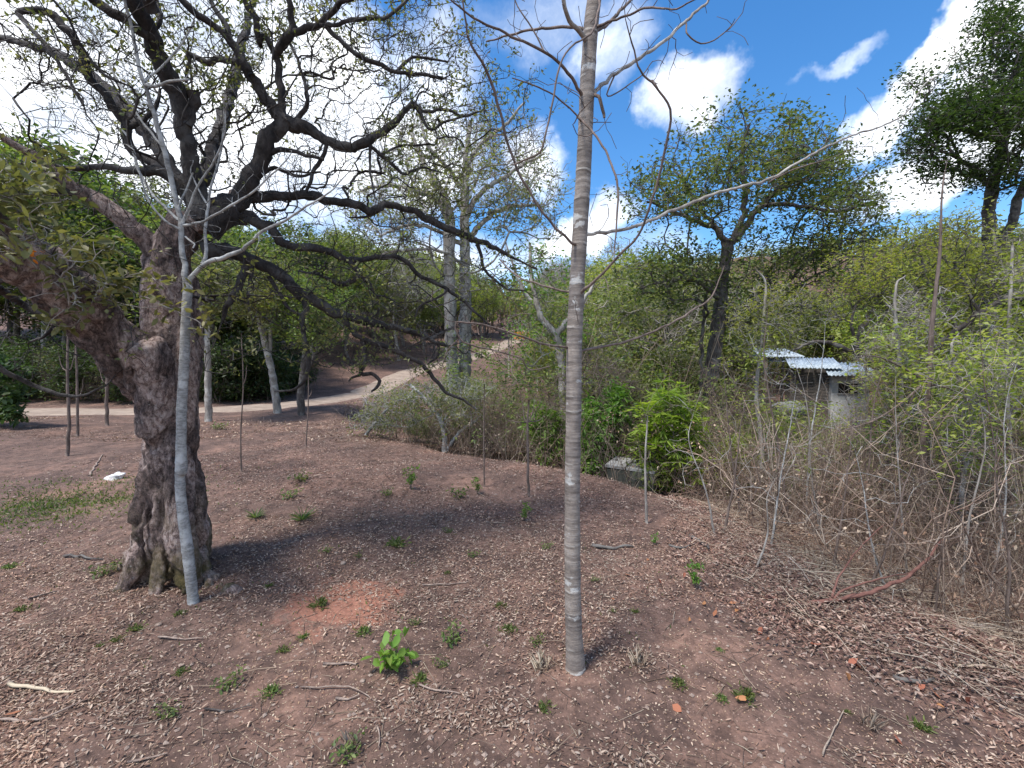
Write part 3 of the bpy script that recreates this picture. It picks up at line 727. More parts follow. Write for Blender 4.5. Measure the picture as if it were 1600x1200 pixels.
    # first edge would be drawn from the parent: harmless
n_l = sk.n
thin = np.arange(nb, n_l)[(sk.r[nb:n_l] < .055)]
rg = np.random.default_rng(11)
src = rg.choice(thin, 4600); off = rg.normal(size=(4600, 3)) * np.array([.30, .40, .26]) * (rg.uniform(.25, 1.25, (4600, 1)))
att = sk.p[src] + off + np.array([0, 0, .03]); pr = (EYE - att[:, 2]) / att[:, 1]
att = np.vstack([att, lobes0([(660, 150, 190, 130, 4.0, .7, 420), (560, 60, 200, 80, 3.6, .6, 260), (700, 330, 130, 90, 3.9, .4, 160), (180, 80, 200, 100, 3.4, .6, 260), (350, 180, 120, 80, 3.4, .4, 100)], rg)]); keep = (att[:, 2] > 1.5) & (att[:, 1] > .8); att = att[keep]
sk.attract(att, .075, w=.10, jit=.14, curve=.25, rng=rg, start=nb)
n_a = sk.n
sk.radii(.0021, .44, .012)
sk.twigs(5200, .13, 3, .006, .55, rg, .15, n_l)
sk.r[n_a:sk.n] = .0017; 
lim = []
for q, p, r in limb_nodes:
    big = r[0] > .022
    V_, Q_, T_ = tube(p - og, r, 14 if big else 7, True, .05, q)
    if big:
        nn_ = n3d(V_, 9, 3, 200 + q); V_ = V_ + nrm(V_ - (p - og)[np.argmin(((V_[:, None] - (p - og)[None]) ** 2).sum(-1), 1)]) * (nn_ * r.mean() * .25)[:, None]
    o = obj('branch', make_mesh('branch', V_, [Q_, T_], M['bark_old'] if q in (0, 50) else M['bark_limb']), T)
sel = np.zeros(60000, bool); sel[n_l:sk.n] = True
V_, F_ = sk.mesh(3, sel[:sk.n], og)
obj('twigs', make_mesh('twigs', V_, F_, M['bark_limb']), T, kind='stuff')
tips = sk.p[n_l:sk.n][sk.r[n_l:sk.n] < .0034]
sel_ = rg.choice(len(tips), 7200); cl = fbm(tips[sel_][:, 0], tips[sel_][:, 2], 1.6, 2, 5) > -.14
pt = around(tips[sel_][cl], 3, .022, rg)
V_, F_ = leaves(pt, .034, .017, rg, .2, .2, org=og)
obj('leaves', make_mesh('leaves', V_, F_, M['leaf_grey']), T, kind='stuff')
# fresh leafy shoots on the low left limb, close to the viewer
s2 = Skel(9000); rg = np.random.default_rng(5)
s2.add(P(120, 470, 2.55), -1, .006); s2.chain([P(60, 420, 2.4), P(0, 360, 2.2)], [.006, .006], 0)
att = []
for (px, py, D, rx, ry, n) in [(40, 300, 2.3, 70, 50, 70), (40, 360, 2.25, 70, 50, 60), (120, 400, 2.4, 60, 40, 40), (170, 445, 2.5, 70, 30, 34), (90, 470, 2.45, 60, 30, 22), (260, 470, 2.75, 60, 40, 14), (310, 510, 2.8, 20, 20, 5), (-30, 270, 2.2, 60, 60, 40)]:
    a = rg.normal(size=(n, 2)) * .55; att += [P(px + rx * u, py + ry * v, D + rg.normal() * .12) for u, v in a]
s2.attract(np.array(att), .06, .2, .12, .3, rg); s2.radii(.0016, .45, .006)
V_, F_ = s2.mesh(5, None, og); obj('shoots', make_mesh('shoots', V_, F_, M['bark_grey']), T, kind='stuff')
tp = s2.p[:s2.n][s2.r[:s2.n] < .0035]
V_, F_ = leaves6(around(tp[rg.choice(len(tp), 560)], 2, .02, rg), .052, .027, rg, .3, .2, .4, org=og)
obj('leaves', make_mesh('leaves', V_, F_, M['leaf_olive']), T, kind='stuff', label='broad olive leaves on the low left limb')


# ------------------------------------------------------------------ slim grey ringed tree in the middle
def ringed(spec, scars, step=.012, n=22, seed=3, amp=.03, k_=1.0):
    p, r = pxchain(spec, step, 0); r = r * k_; rg = np.random.default_rng(seed)
    s = np.concatenate([[0], np.cumsum(np.linalg.norm(np.diff(p, axis=0), axis=1))])
    r = r * (1 + .012 * np.sin(s * 31 + 1) + .01 * np.sin(s * 77))
    for c in scars: r = r + amp * .06 * np.exp(-((s - c) / .006) ** 2) - amp * .03 * np.exp(-((s - c + .012) / .008) ** 2)
    V_, Q_, T_ = tube(p, r, n, True); k = len(p) * n
    a = np.arange(k) % n; rr = fbm(a * .9, np.repeat(s, n) * 9, 1, 3, seed) * .003; c0 = np.repeat(p, n, 0)
    sv = np.repeat(s, n) + np.sin(a / n * 6.283 + np.repeat(s, n) * 9) * .004 + rr * 1.5; f = np.full(k, .5)
    for ci, c in enumerate(scars):
        arc = (.15 + .85 * (np.sin(a / n * 6.283 + ci * 2.1) > [-.9, -.3, .2][ci % 3])) * [1, .55, .8, .35][ci % 4]
        f = f + arc * (.5 * np.exp(-((sv - c) / .0042) ** 2) - .38 * np.exp(-((sv - c + .009) / .005) ** 2)); rr = rr + arc * .0006 * np.exp(-((sv - c) / .005) ** 2)
    V_[:k] += nrm(V_[:k] - c0) * rr[:, None]; return V_, Q_, T_, p, r, np.r_[f, .5, .5]


b0 = G(899, 1048); DB = b0[1]
rg = np.random.default_rng(21)
TB = thing('slim_tree', 'tall slim bare tree with grey ringed bark alone in the middle of the clearing', 'tree', b0)
sc_ = np.cumsum(rg.uniform(.055, .15, 80))
V_, Q_, T_, pB, rB, sf = ringed([(899, 1080, DB, 21), (899, 1056, DB, 18), (899, 1036, DB, 15.6), (898, 1015, DB, 14.5), (896, 960, DB, 13.2), (894, 800, DB, 12.2), (896, 650, DB, 12), (898, 520, DB, 12), (904, 400, DB, 11.8), (911, 280, DB, 11.5), (916, 170, DB, 11.2), (922, 60, DB, 11.2), (930, -20, DB, 10.5), (938, -150, DB, 9), (945, -300, DB, 7), (950, -450, DB, 4)], sc_, step=.006, n=20, amp=.008)
me = make_mesh('trunk', V_ - b0, [Q_, T_], M['bark_ring']); me.attributes.new('scar', 'FLOAT', 'POINT').data.foreach_set('value', sf.astype(np.float32)); obj('trunk', me, TB)
BR = [
    [(893, 548, 0, 4), (885, 542, -.02, 3), (850, 537, -.1, 2.6), (800, 521, -.2, 2.6), (760, 509, -.25, 2.3), (712, 504, -.3, 2.2), (719, 530, -.3, 2), (733, 539, -.28, 2), (760, 545, -.25, 2), (802, 555, -.2, 1.8), (816, 562, -.2, 1.7), (828, 578, -.18, 1.5), (858, 573, -.15, 1)],
    [(716, 530, -.3, 1.7), (700, 548, -.3, 1.4), (692, 565, -.3, 1.2), (688, 580, -.3, .8)],
    [(902, 550, 0, 4), (920, 546, .05, 3.2), (960, 538, .15, 3), (1000, 526, .2, 2.8), (1045, 507, .25, 2.5), (1085, 483, .3, 2.3), (1112, 463, .35, 1.8), (1132, 415, .4, 1.3)],
    [(902, 462, 0, 5), (915, 450, -.05, 4), (940, 430, -.1, 3.3), (967, 400, -.15, 3), (997, 367, -.2, 2.8), (1017, 317, -.25, 2.8), (1033, 262, -.3, 3), (1048, 187, -.35, 2.8), (1038, 152, -.38, 2.6), (1013, 123, -.4, 2.3), (997, 103, -.42, 2), (988, 67, -.45, 1.8), (978, 30, -.5, 1)],
    [(900, 455, 0, 3.5), (885, 455, .05, 2.8), (850, 447, .15, 2.4), (806, 430, .3, 2), (780, 405, .4, 1.4)],
    [(904, 382, 0, 4), (893, 378, -.05, 3.3), (857, 343, -.1, 3), (828, 300, -.12, 3), (802, 252, -.15, 3), (787, 200, -.2, 3.2), (770, 133, -.25, 3.5), (752, 95, -.3, 3), (733, 60, -.35, 2.6), (723, 0, -.4, 2), (722, -30, -.4, 1.5)],
    [(908, 366, 0, 5.5), (925, 365, 0, 4.2), (990, 355, .15, 4), (1060, 325, .3, 3.8), (1130, 299, .4, 3.4), (1200, 280, .5, 2.9), (1260, 247, .6, 2.6), (1317, 217, .7, 2.2), (1377, 197, .8, 2), (1417, 175, .9, 1.8), (1443, 133, .9, 1.5), (1475, 112, .9, 1.3), (1492, 85, .9, 1.2), (1517, 62, 1, 1)],
    [(1200, 285, .5, 2), (1240, 265, .5, 1.6), (1290, 250, .5, 1.3)],
    [(913, 158, 0, 5), (905, 145, -.03, 4), (887, 113, -.1, 3.6), (850, 80, -.2, 3.2), (800, 57, -.3, 3), (740, 28, -.4, 2.4), (690, -15, -.5, 1.6)],
    [(918, 155, 0, 6), (930, 143, 0, 4.8), (955, 120, .1, 4.2), (990, 97, .2, 4), (1040, 62, .3, 3.6), (1080, 25, .4, 3.2), (1112, -5, .5, 2.6), (1150, -60, .6, 2)],
    [(921, 72, 0, 7), (905, 52, -.05, 5.5), (890, 32, -.1, 5), (882, 8, -.15, 4.8), (878, -40, -.2, 4)],
    [(920, 50, 0, 4), (900, 44, .05, 3.2), (870, 42, .1, 3.2), (835, 46, .2, 2.8), (800, 53, .3, 2.5), (760, 66, .4, 1.6)],
    [(925, 50, 0, 5), (945, 40, .1, 4), (967, 20, .2, 3.6), (988, -3, .3, 3.2), (1020, -50, .4, 2)],
    [(930, 42, 0, 3.5), (950, 35, -.1, 2.8), (985, 22, -.2, 2.6), (1012, 12, -.3, 2.5), (1050, 15, -.4, 2), (1090, -3, -.5, 1.4)],
    [(938, -40, 0, 3), (930, 40, -.3, 2.2), (890, 75, -.4, 2), (873, 110, -.42, 2.2), (862, 165, -.45, 2.2), (850, 220, -.45, 2.4), (843, 238, -.45, 2.4), (825, 248, -.45, 2.5), (800, 258, -.45, 1.6)],
    [(912, 190, 0, 4), (903, 183, -.1, 2.6), (927, 207, -.2, 2.6), (950, 243, -.25, 2.6), (965, 290, -.3, 2.6), (963, 350, -.3, 2.2), (960, 398, -.3, 1.2)],
    [(905, 184, -.1, 2), (867, 150, -.15, 1.8), (833, 133, -.2, 1.7), (800, 123, -.2, 1.2)],
    [(925, 148, 0, 4.5), (936, 150, -.04, 4), (942, 170, -.05, 4), (944, 185, -.05, 3)],
    [(850, 80, -.2, 2), (835, 50, -.2, 1.8), (815, 20, -.2, 1.6), (800, -10, -.2, 1.2)],
    [(960, 118, .1, 2), (950, 150, .1, 1.6), (1000, 120, .1, 1.3), (1020, 95, .1, 1)],
    [(1072, 36, .35, 2), (1075, 55, .3, 1.8), (1095, 68, .3, 1.6), (1115, 62, .3, 1.4), (1140, 45, .3, 1.2), (1160, 20, .3, .8)],
]
sk = Skel(9000); sk.chain(pB[::16], rB[::16], -1); nb = sk.n; bl = []
for sp in BR:
    p, r = pxchain([(a, b_, DB + d_, w) for a, b_, d_, w in sp], .03, .15); r = r * .64; sk.chain(p, r, 'near'); bl.append((p, r))
nl = sk.n
for q, (p, r) in enumerate(bl):
    V_, Q_, T_ = tube(p - b0, r, 9, True, .03, q); obj('branch', make_mesh('branch', V_, [Q_, T_], M['bark_grey'] if q in (6, 9, 10) else M['bark_brown']), TB)
th = np.arange(nb, nl)[sk.r[nb:nl] < .011]; k_ = rg.choice(th, 170)
att = sk.p[k_] + rg.normal(size=(170, 3)) * .13 + np.array([0, 0, .05])
sk.attract(att, .04, .1, .12, .4, rg, start=nb); sk.radii(.0016, .4, .004)
sel = np.zeros(sk.n, bool); sel[nl:] = True
V_, F_ = sk.mesh(4, sel, b0); obj('twigs', make_mesh('twigs', V_, F_, M['bark_brown']), TB, kind='stuff')

# pale sapling in front of the old tree
c0 = G(303, 943); DC = c0[1]; rg = np.random.default_rng(22)
TC = thing('pale_sapling', 'pale grey leaning sapling with forked bare twigs standing in front of the old gnarled trunk', 'sapling', c0)
V_, Q_, T_, pC, rC, _ = ringed([(305, 960, DC, 11), (303, 945, DC, 10), (300, 920, DC, 9), (293, 860, DC, 9.5), (284, 790, DC, 8.5), (281, 745, DC, 8), (283, 735, DC, 10), (283, 700, DC, 8.5), (284, 640, DC, 8.3), (288, 560, DC, 8), (290, 500, DC, 7.5), (293, 455, DC, 7.5), (292, 440, DC, 7)], np.cumsum(rg.uniform(.08, .16, 20)), .014, 16, 9, .04, .84)
obj('trunk', make_mesh('trunk', V_ - c0, [Q_, T_], M['bark_pale']), TC)
CR = [
    [(292, 446, 0, 6), (288, 420, 0, 5.5), (284, 385, 0, 5), (284, 350, 0, 5), (272, 300, 0, 5), (258, 240, -.05, 4.8), (240, 175, -.1, 4.2), (222, 120, -.15, 3.6), (208, 55, -.2, 3), (195, 0, -.25, 2.6), (185, -60, -.3, 1.6)],
    [(292, 446, 0, 5.5), (302, 430, 0, 4.8), (322, 412, -.05, 4.5), (350, 402, -.1, 4.3), (385, 385, -.15, 3.8), (410, 362, -.2, 3.2), (445, 345, -.2, 2.6), (480, 322, -.25, 2.2), (515, 300, -.3, 1.7), (550, 262, -.3, 1)],
    [(316, 413, 0, 4.2), (322, 395, .02, 3.4), (320, 365, .03, 3), (325, 325, .05, 2.6), (330, 290, .05, 2.2), (345, 240, .1, 1.8), (350, 190, .1, 1.2)],
    [(325, 322, .05, 2), (312, 298, .05, 1.6), (298, 268, .05, 1.2), (302, 255, .05, .8)],
    [(284, 352, 0, 3), (310, 290, -.05, 2.2), (335, 250, -.1, 2), (350, 215, -.15, 1.6), (352, 170, -.2, 1)],
    [(285, 352, 0, 3), (320, 345, -.05, 2.4), (365, 318, -.1, 2.2), (395, 300, -.15, 1.9), (440, 258, -.2, 1.4), (455, 240, -.2, .9)],
    [(284, 348, 0, 3), (262, 328, .05, 2.6), (240, 305, .05, 2.5), (215, 262, .05, 2.4), (200, 215, .05, 2.2), (175, 190, .05, 1.6), (150, 150, .05, 1.2)],
    [(284, 360, 0, 2.8), (258, 345, -.05, 2.2), (230, 310, -.08, 2), (218, 270, -.1, 1.6), (210, 235, -.1, 1.2)],
    [(225, 132, -.15, 3), (245, 135, -.2, 3), (262, 128, -.2, 2.6), (295, 124, -.25, 2)],
    [(225, 130, -.15, 2), (262, 95, -.1, 1.8), (290, 60, -.1, 1.5), (305, 25, -.1, 1)],
    [(255, 230, -.05, 2.4), (215, 180, 0, 2), (180, 120, 0, 2), (150, 60, 0, 1.8), (120, 20, 0, 1.4), (80, -20, 0, 1)],
    [(278, 325, 0, 2.4), (302, 270, .05, 1.6)],
    [(290, 370, 0, 2), (305, 382, -.05, 1.6), (302, 388, -.05, 1.4)],
]
sk = Skel(9000); sk.chain(pC[::8], rC[::8], -1); nb = sk.n; bl = []
for sp in CR:
    p, r = pxchain([(a, b_, DC + d_, w) for a, b_, d_, w in sp], .035, .15); r = r * .75; sk.chain(p, r, 'near'); bl.append((p, r))
nl = sk.n
for q, (p, r) in enumerate(bl):
    V_, Q_, T_ = tube(p - c0, r, 8, True, .03, q); obj('branch', make_mesh('branch', V_, [Q_, T_], M['bark_pale']), TC)
th = np.arange(nb, nl)[sk.r[nb:nl] < .01]; k_ = rg.choice(th, 110)
att = sk.p[k_] + rg.normal(size=(110, 3)) * .12; sk.attract(att, .045, .1, .12, .4, rg, start=nb); sk.radii(.0016, .4, .004)
sel = np.zeros(sk.n, bool); sel[nl:] = True
V_, F_ = sk.mesh(4, sel, c0); obj('twigs', make_mesh('twigs', V_, F_, M['bark_pale']), TC, kind='stuff')


# ------------------------------------------------------------------ middle-distance trees traced limb by limb
def lobes_pts(lobes, rg, hollow=.0):
    out = []
    for (px, py, rx, ry, D, rd, n) in lobes:
        d = nrm(rg.normal(size=(n, 3))); r = rg.uniform(hollow, 1, n) ** (1 / 2.2)
        for v, q in zip(d, r): out.append(P(px + rx * v[0] * q, py - ry * v[2] * q, D + rd * v[1] * q))
    return np.array(out)


def traced_tree(name, label, cat, chains, lobes, seed, bark, leaf, step=.25, w=.25, tipr=.006, ln=6, lsig=.10, lsize=(.08, .04), twn=400, twl=.3,
                base_px=None, group=None, flat=.5, gap=-1., gapf=.8, rmax=.05, sides=6, leafn=None, six=False, wig=.3, curve=.3, twbark=None):
    rg = np.random.default_rng(seed)
    base = P(chains[0][0][0], chains[0][0][1], chains[0][0][2]); zg = gz(base[0], base[1])
    if base[2] > zg - .02: chains = [[(*_proj(base[0], base[1], zg - .1), base[1], chains[0][0][3] * 1.15)] + chains[0]] + chains[1:]
    org = np.array([base[0], base[1], zg])
    R = thing(name, label, cat, org, group)
    s = Skel(26000); first = True; bl = []
    for sp in chains:
        p, r = pxchain(sp, max(.04, step * .3), wig * (.3 if first else 1)); ids = s.chain(p, r, -1 if first else 'near'); first = False; bl.append((p, r))
    nl = s.n
    if lobes:
        att = lobes_pts(lobes, rg); s.attract(att, step, w, .22, curve, rg, start=len(bl[0][0]) // 2)
    na = s.n
    s.radii(tipr, .42, rmax); s.twigs(twn, twl, 3, rmax, .45, rg, .1, nl if nl < na else 0); s.r[na:s.n] = tipr * .55
    for q, (p, r) in enumerate(bl):
        V_, Q_, T_ = tube(p - org, r, 12 if q == 0 else 8, True, .04, q)
        if q == 0: V_ = V_ + (n3d(V_, 5, 3, seed) * r.max() * .14)[:, None] * nrm(V_ - (p - org)[np.argmin(((V_[:, None] - (p - org)[None]) ** 2).sum(-1), 1)])
        obj('trunk' if q == 0 else 'branch', make_mesh('trunk' if q == 0 else 'branch', V_, [Q_, T_], bark), R)
    sel = np.zeros(s.n, bool); sel[nl:] = True
    if s.n > nl:
        V_, F_ = s.mesh(3, sel, org); obj('twigs', make_mesh('twigs', V_, F_, twbark or bark), R, kind='stuff')
    if leaf:
        tp = s.p[nl:s.n][s.r[nl:s.n] < tipr * 1.5]; m_ = fbm(tp[:, 0] + tp[:, 1], tp[:, 2], gapf, 2, seed) > gap; tp = tp[m_]
        if name != 'shade_tree':
            q0, q1 = 800 + F * tp[:, 0] / tp[:, 1], 560 - F * (tp[:, 2] - EYE) / tp[:, 1]; tp = tp[~((q0 > 1190) & (q0 < 1365) & (q1 > 540) & (q1 < 625) & (rg.random(len(tp)) < .45))]
        tp = tp[rg.choice(len(tp), (leafn or 5000) // ln)]
        V_, F_ = (leaves6 if six else leaves)(around(tp, ln, lsig, rg), *lsize, rg, flat, .1, org=org)
        obj('crown', make_mesh('crown', V_, F_, leaf), R, kind='stuff')
    return R


def _proj(x, y, z):
    c, s_ = math.cos(PITCH), math.sin(PITCH); dy = y; dz = z - EYE
    dep = dy * c - dz * s_; up = dy * s_ + dz * c
    return (800 + F * x / dep, 600 - F * up / dep)


# twin-trunk tree with pale fanning limbs, at the foot of the bank
traced_tree('twin_trunk_tree', 'tall tree with two parallel grey trunks and pale fanning limbs left of the slim tree', 'tree',
    [[(712, 728, 11, 13), (712, 650, 11, 10), (706, 560, 11, 9), (703, 480, 11, 9), (701, 400, 11, 8.5), (702, 340, 11, 8), (690, 300, 11, 5), (660, 250, 11.2, 4), (640, 200, 11.4, 2.5)],
     [(728, 728, 11.3, 14), (726, 640, 11.3, 11), (726, 560, 11.3, 9.5), (727, 480, 11.3, 9), (726, 400, 11.3, 8), (727, 320, 11.3, 7), (728, 250, 11.3, 5), (735, 190, 11.3, 3)],
     [(703, 345, 11, 5), (680, 312, 11, 4), (640, 295, 10.8, 3.5), (590, 290, 10.6, 2.5), (560, 300, 10.5, 1.6)],
     [(726, 385, 11.3, 4), (690, 362, 11, 3), (640, 352, 10.5, 2.5), (590, 370, 10.2, 1.6)],
     [(727, 340, 11.3, 5), (748, 305, 11.4, 4), (775, 285, 11.6, 3.5), (810, 262, 11.8, 2.5), (850, 240, 12, 1.6)],
     [(727, 380, 11.3, 5), (752, 350, 11.5, 4), (790, 325, 12, 3), (840, 320, 12.3, 2)],
     [(727, 300, 11.3, 4), (700, 262, 11.3, 3), (670, 230, 11, 2.5), (655, 180, 11, 1.6)],
     [(727, 420, 11.3, 3), (690, 392, 10.8, 2.4), (620, 392, 10.5, 2), (580, 405, 10.5, 1.4)],
     [(728, 255, 11.3, 4), (752, 225, 11.3, 3), (790, 195, 11.3, 2.4), (820, 160, 11.3, 1.5)],
     [(702, 640, 11, 4), (692, 690, 10.8, 4), (688, 735, 10.8, 4)]],
    [(720, 240, 150, 90, 11.3, 2.2, 330), (620, 320, 90, 70, 10.7, 1.4, 130), (820, 300, 80, 80, 11.9, 1.4, 120), (690, 430, 110, 40, 10.8, 1, 60)],
    31, M['bark_grey'], M['leaf_grey'], .28, .2, .009, 3, .08, (.10, .045), 2600, .5, leafn=5000, rmax=.03, gap=-.12)

# dark-trunked spreading tree right of centre
traced_tree('spreading_tree', 'broad spreading tree with dark forked trunk and airy crown right of the slim tree', 'tree',
    [[(1103, 660, 10, 13), (1107, 610, 10, 12), (1116, 550, 10, 11), (1124, 490, 10, 9.5), (1130, 430, 10, 8.5), (1138, 378, 10, 8.5)],
     [(1138, 382, 10, 6), (1158, 345, 10, 4.5), (1163, 300, 10, 4), (1160, 240, 10, 3), (1170, 195, 10, 2)],
     [(1139, 380, 10, 6), (1165, 355, 10, 5), (1190, 320, 10, 4.5), (1225, 290, 10.2, 4), (1270, 262, 10.5, 3), (1320, 235, 10.8, 1.8)],
     [(1136, 385, 10, 5), (1118, 358, 10, 4.5), (1085, 345, 9.8, 3.5), (1050, 328, 9.5, 2.6), (1010, 315, 9.3, 1.6)],
     [(1118, 358, 10, 3), (1090, 320, 10.3, 2.6), (1070, 290, 10.6, 2), (1050, 260, 11, 1.4)],
     [(1190, 320, 10, 3.5), (1240, 320, 9.6, 3), (1300, 330, 9.2, 2.5), (1350, 320, 9, 1.6)],
     [(1122, 520, 10, 6), (1140, 500, 10, 5.5), (1170, 478, 10, 4.5), (1215, 465, 10.2, 3), (1260, 440, 10.4, 2)],
     [(1093, 650, 9.9, 3), (1096, 560, 9.9, 2.6), (1102, 470, 9.9, 2.4), (1118, 440, 9.9, 2)],
     [(1126, 470, 10, 4), (1090, 440, 9.6, 3), (1040, 440, 9.3, 2), (1000, 450, 9, 1.5)]],
    [(1185, 240, 150, 80, 10.2, 2.2, 260), (1290, 270, 110, 70, 10.4, 1.8, 150), (1060, 300, 110, 60, 9.8, 1.6, 150), (1330, 340, 80, 60, 9.6, 1.3, 110), (1230, 400, 150, 60, 9.8, 1.4, 150), (1040, 430, 90, 55, 9.4, 1.2, 110), (1200, 470, 90, 50, 9.6, 1.0, 60)],
    32, M['bark_dark'], M['leaf_teal'], .26, .3, .008, 8, .14, (.10, .052), 1900, .35, rmax=.04, gap=-.3, flat=.7, leafn=18000)

# dark dense tree at the right edge
traced_tree('shade_tree', 'tall tree with dense dark green layered crown reaching in from the right edge', 'tree',
    [[(1535, 665, 11, 14), (1540, 600, 11, 14), (1547, 530, 11, 13), (1548, 460, 11, 12), (1546, 390, 11, 10), (1545, 330, 11, 8), (1556, 270, 11, 7), (1570, 215, 11, 5), (1590, 150, 11, 3)],
     [(1548, 400, 11, 6), (1580, 350, 11, 6), (1600, 290, 11, 6), (1640, 220, 11, 5), (1680, 150, 11, 3)],
     [(1568, 222, 11, 5), (1545, 215, 10.8, 4), (1510, 205, 10.5, 3), (1470, 190, 10.2, 2)],
     [(1546, 290, 11, 4), (1520, 262, 10.6, 3), (1490, 245, 10.3, 2.4), (1450, 225, 10, 1.6)]],
    [(1530, 165, 110, 50, 10.8, 1.6, 260), (1600, 90, 110, 80, 11, 1.8, 240), (1460, 190, 60, 34, 10.5, 1.2, 130), (1590, 180, 90, 50, 10, 1.3, 130), (1700, 150, 140, 130, 11, 2.5, 200), (1440, 235, 45, 22, 10.3, .9, 60), (1560, 30, 50, 40, 11, 1, 80), (1560, 262, 80, 34, 10.6, 1.2, 110), (1470, 265, 50, 26, 10.3, 1, 50), (1440, 130, 40, 24, 10.5, 1, 40)],
    33, M['bark_dark'], M['leaf_dark'], .3, .3, .008, 9, .15, (.10, .045), 1600, .35, rmax=.05, gap=-.4, flat=.8, leafn=25000)

# crooked dark forked tree on the right bank
traced_tree('crooked_tree', 'low crooked tree with dark curving V-shaped limbs and sparse yellow-green leaves on the right bank', 'tree',
    [[(1456, 748, 6, 7), (1446, 700, 6, 7), (1436, 660, 6, 7), (1424, 625, 6, 6.5), (1413, 604, 6, 6)],
     [(1415, 606, 6, 5), (1392, 588, 6, 5), (1365, 570, 6, 4.6), (1335, 552, 6.1, 4.2), (1305, 537, 6.2, 3.4), (1270, 535, 6.3, 2.5), (1235, 548, 6.4, 1.6)],
     [(1414, 604, 6, 5), (1418, 585, 6, 5), (1435, 565, 6, 4.5), (1462, 545, 5.9, 4.5), (1495, 515, 5.8, 4), (1530, 490, 5.7, 3.6), (1575, 465, 5.6, 3), (1620, 445, 5.5, 2)],
     [(1480, 750, 5.7, 7), (1476, 720, 5.7, 7), (1484, 680, 5.7, 6.5), (1500, 645, 5.6, 7), (1530, 612, 5.5, 7), (1565, 588, 5.4, 6.5), (1600, 563, 5.3, 6), (1650, 530, 5.2, 4)],
     [(1365, 570, 6, 3), (1340, 540, 6, 2.4), (1330, 500, 6, 2), (1345, 465, 6, 1.6)],
     [(1340, 552, 6.2, 4.5), (1343, 525, 6.6, 4), (1360, 490, 6.8, 3.8), (1375, 470, 7, 3), (1400, 462, 7, 2)],
     [(1495, 515, 5.8, 2.4), (1480, 480, 5.9, 2), (1450, 440, 6, 1.8), (1440, 400, 6, 1.4)],
     [(1530, 490, 5.7, 2.4), (1510, 450, 5.8, 2), (1490, 410, 5.9, 1.6)]],
    [(1330, 470, 90, 40, 6.3, .8, 90), (1400, 420, 110, 60, 6.3, 1.0, 150), (1530, 420, 90, 60, 5.9, .9, 110), (1215, 520, 40, 30, 6.5, .5, 24), (1480, 360, 100, 40, 6.3, 1, 70)],
    34, M['bark_dark'], M['leaf_yellow'], .16, .25, .004, 5, .07, (.052, .026), 1900, .2, rmax=.02, gap=-.22, gapf=1.3, flat=.8, leafn=7000)

# sapling pole on the right
traced_tree('bare_pole_sapling', 'thin straight brown bare sapling standing upright among the brush at right', 'sapling',
    [[(1438, 830, 4.3, 4.4), (1443, 740, 4.3, 4), (1444, 670, 4.3, 3.8), (1452, 590, 4.3, 3.4), (1457, 500, 4.3, 2.8), (1468, 400, 4.3, 2.1), (1472, 300, 4.3, 1.3), (1480, 250, 4.3, .7)],
     [(1450, 598, 4.3, 2), (1420, 580, 4.3, 1.5), (1380, 560, 4.2, 1.2), (1350, 555, 4.1, .9)],
     [(1451, 595, 4.3, 2), (1480, 585, 4.3, 1.5), (1520, 560, 4.2, 1.2), (1560, 520, 4.2, .9)],
     [(1450, 600, 4.3, 2), (1490, 610, 4.4, 1.5), (1540, 645, 4.4, 1.3), (1590, 690, 4.4, 1)],
     [(1452, 590, 4.3, 2), (1420, 620, 4.3, 1.5), (1370, 655, 4.2, 1.3), (1320, 672, 4.1, 1)]],
    None, 35, M['bark_brown'], None, .12, wig=.08, twn=60, twl=.14, tipr=.003, rmax=.012)

# grey crooked tree behind the slim tree
traced_tree('forked_grey_tree', 'small grey forked tree with bright green tufts immediately left of the slim tree', 'tree',
    [[(884, 690, 9, 6), (880, 620, 9, 6), (876, 560, 9, 6), (868, 525, 9, 6), (848, 500, 9, 5), (838, 470, 9, 4), (830, 430, 9, 3), (828, 380, 9, 2)],
     [(868, 525, 9, 5), (888, 500, 9, 4.5), (905, 480, 9, 3.4), (930, 440, 9, 2)],
     [(838, 480, 9, 3), (815, 450, 9, 2.4), (800, 410, 9, 1.8), (790, 380, 9, 1.2)]],
    [(830, 520, 45, 24, 8.9, .5, 30), (900, 520, 40, 25, 9, .5, 22), (840, 430, 60, 50, 9, .9, 50), (815, 560, 30, 20, 9, .3, 16)],
    36, M['bark_grey'], M['leaf_bright'], .2, .25, .005, 4, .10, (.08, .04), 700, .25, rmax=.02, gap=-.15, leafn=1300)

